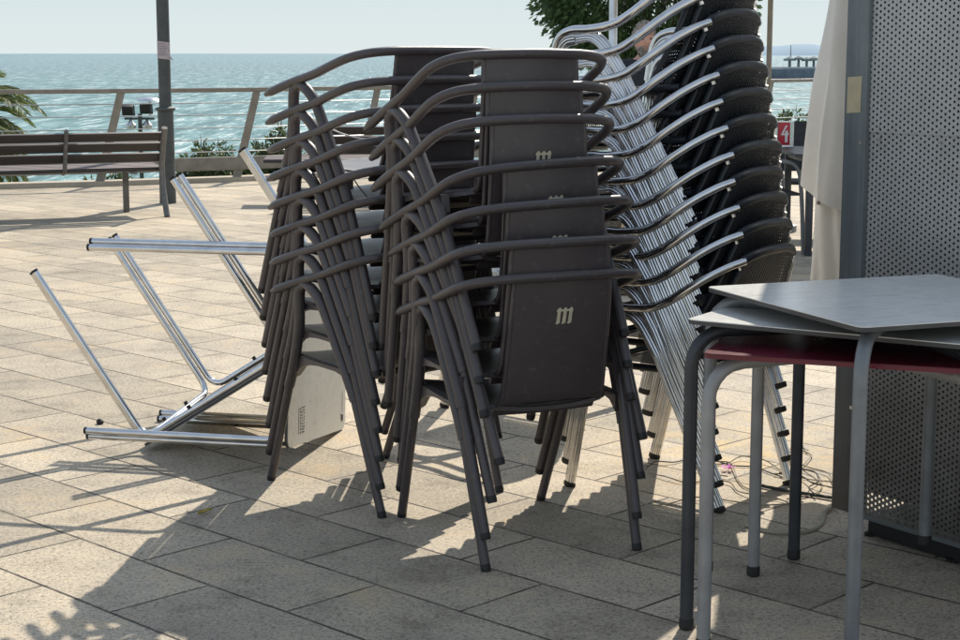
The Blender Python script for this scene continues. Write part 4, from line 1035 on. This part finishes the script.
body = b.build('body', M['skin'], pe, 60)
b = MB()
b.grid(lambda u, v: (.079*math.sin(math.pi*v*.52)*math.sin(6.283*u), .018+.100*math.sin(math.pi*v*.52)*math.cos(6.283*u)-.012, 1.548+.124*math.cos(math.pi*v*.52)+(.052*max(0, math.cos(6.283*u))-.02)*v**3), 30, 12)
rnd = random.Random(2)
for i in range(420):
    a = rnd.uniform(0, 6.28); q = math.pi*.5*rnd.random()**.6
    p = Vector((.079*math.sin(q)*math.sin(a), .006+.100*math.sin(q)*math.cos(a), 1.548+.124*math.cos(q)+.03*max(0, math.cos(a))*math.sin(q)))
    leaf(b, p, (p-Vector((0, .0, 1.53))), .022, .012, rnd)
hb = b.build('hair', M['hair'], pe, 0)
b = MB()
for i in range(500):
    a = rnd.uniform(-1.35, 1.35); zz = rnd.uniform(-.122, -.040)
    if abs(a) < .35 and -.064 < zz < -.05: continue
    sc = math.sqrt(max(0.02, 1-(zz/.124)**2)); p = Vector((.074*sc*math.sin(a)*.9, .025+.097*sc*math.cos(a), 1.545+zz))
    leaf(b, p, p-Vector((0, 0, 1.55))+Vector((0, 0, -.06)), .020, .011, rnd)
b.build('beard', M['hair'], pe, 0)
for sx in (-1, 1):
    b = MB(); b.lathe([(.001, -.009), (.006, -.007), (.009, 0), (.006, .007), (.001, .009)], 10, mat=Matrix.Translation((sx*.030, .104, 1.556))); b.build('eye', M['ink'], pe, 60)
def clothes(name, vs, es, rs, mat): v, f = skinned(vs, es, rs); q = MB(); q.add(v, f); return q.build(name, mat, pe, 60)
jv = [(0, 0, .79), (0, 0, 1.02), (0, -.005, 1.20), (0, -.01, 1.33), (0, 0, 1.405)]; je = [(0, 1), (1, 2), (2, 3), (3, 4)]; jr = [(.175, .13), (.155, .12), (.168, .128), (.14, .10), (.078, .078)]
for sx in (-1, 1):
    i0 = len(jv); jv += [(sx*.168, -.01, 1.34), (sx*.217, -.03, 1.08), (sx*.226, .028, .875)]; jr += [.075, .058, .044]; je += [(3, i0), (i0, i0+1), (i0+1, i0+2)]
clothes('jacket', jv, je, jr, M['jacket'])
tv = [(0, 0, .97)]; te = []; tr2 = [(.16, .115)]
for sx in (-1, 1):
    i0 = len(tv); tv += [(sx*.09, 0, .80), (sx*.10, .010, .46), (sx*.106, -.018, .09)]; tr2 += [.105, .075, .06]; te += [(0, i0), (i0, i0+1), (i0+1, i0+2)]
clothes('trousers', tv, te, tr2, M['trousers'])
for sx in (-1, 1):
    v, f = skinned([(sx*.106, -.05, .05), (sx*.108, .02, .05), (sx*.116, .13, .035)], [(0, 1), (1, 2)], [(.05, .05), (.055, .048), (.048, .034)]); q = MB(); q.add(v, f); q.build('shoe', M['shoe'], pe, 60)

# ------------------------------------------------------------------ small things on the chairs and the ground
def cord(name, pts, r, mat, label, cat, group=None):
    b = MB(); b.tube(smooth(pts, 8), r, 6); return tag(b.build(name, mat, None, 60), label, cat, group)
CORD_A = Vector((-.595, 5.83, 1.215)); 
cord('cord', [(-.60, 5.82, 1.215), (-.56, 5.74, 1.222), (-.50, 5.66, 1.205), (-.44, 5.56, 1.188), (-.37, 5.44, 1.180), (-.31, 5.30, 1.19), (-.27, 5.24, 1.20), (-.255, 5.22, 1.17), (-.26, 5.23, 1.13)], .0028, M['cord'], 'thin white cord tied between the two brown chair stacks', 'cord')
cord('cord', [(-.43, 5.62, 1.06), (-.40, 5.58, 1.02), (-.36, 5.52, .98), (-.335, 5.48, .965), (-.31, 5.46, .985), (-.30, 5.45, 1.02)], .0024, M['cord'], 'loose white cord end hanging below an armrest of the stack beside the overturned tables', 'cord')
rnd = random.Random(8)
WL = ['pale', 'pale', 'dark', 'pale', 'pale', 'dark', 'pale']
for i in range(10):
    x0, y0 = 1.02+rnd.uniform(-.03, .10), 5.45+rnd.uniform(-.15, .30); pts = []
    a = rnd.uniform(0, 6.28); p = Vector((x0, y0, .006))
    for k_ in range(9):
        pts.append((p.x, p.y, .005+.012*rnd.random()**2)); a += rnd.uniform(-.9, 1.1); p += Vector((math.cos(a)*.075, math.sin(a)*.11, 0))
        if p.x > 1.22: p.x = 1.2
    cord('wire', pts, .0024, M['wire_'+WL[i % 7]], 'thin tangled wire lying on the paving by the kiosk foot', 'wire', 'tangled wires by the kiosk')
cord('cable', [(.82, 5.10, .006), (.90, 5.02, .006), (1.0, 5.03, .006), (1.06, 5.12, .006), (1.10, 5.25, .008), (1.16, 5.32, .02), (1.2, 5.36, .09)], .007, M['wire_pale'], 'pale cable curling over the paving to the kiosk foot', 'cable')
cord('cable', [(.93, 5.60, .008), (1.00, 5.53, .008), (1.08, 5.47, .008), (1.16, 5.42, .008)], .006, M['wire_dark'], 'short dark cable lying straight on the paving by the kiosk', 'cable')
b = MB()
for i in range(5):
    a = i*1.2566; b.grid(lambda u, v, a=a: (.004+.028*u*math.cos(a+(v-.5)*.9*math.sin(math.pi*u)*1.2), .028*u*math.sin(a+(v-.5)*.9*math.sin(math.pi*u)*1.2), .002+.014*u), 4, 3)
tag(b.build('flower', M['petal'], None, 0, loc=(.867, 5.815, .003)), 'small pink fallen flower on the sunlit paving', 'flower')
b = MB(); b.grid(lambda u, v: ((u-.5)*.05, (v-.5)*.022*math.sin(math.pi*min(.97, u+.03)), .004+.012*abs(v-.5)+.008*u*u), 6, 4); o = b.build('fallen_leaf', M['dry_leaf'], None, 0, loc=(-.876, 5.25, 0)); o.rotation_euler = (0, 0, .6); tag(o, 'small yellow leaf fallen on the shaded paving', 'leaf')
b = MB(); b.lathe([(.004, 0), (.014, .002), (.015, .012), (.009, .02), (.001, .022)], 10); tag(b.build('pebble', M['rubber'], None, 40, loc=(-1.503, 6.58, 0)), 'small black cap lying on the sunlit paving near the overturned table', 'cap')
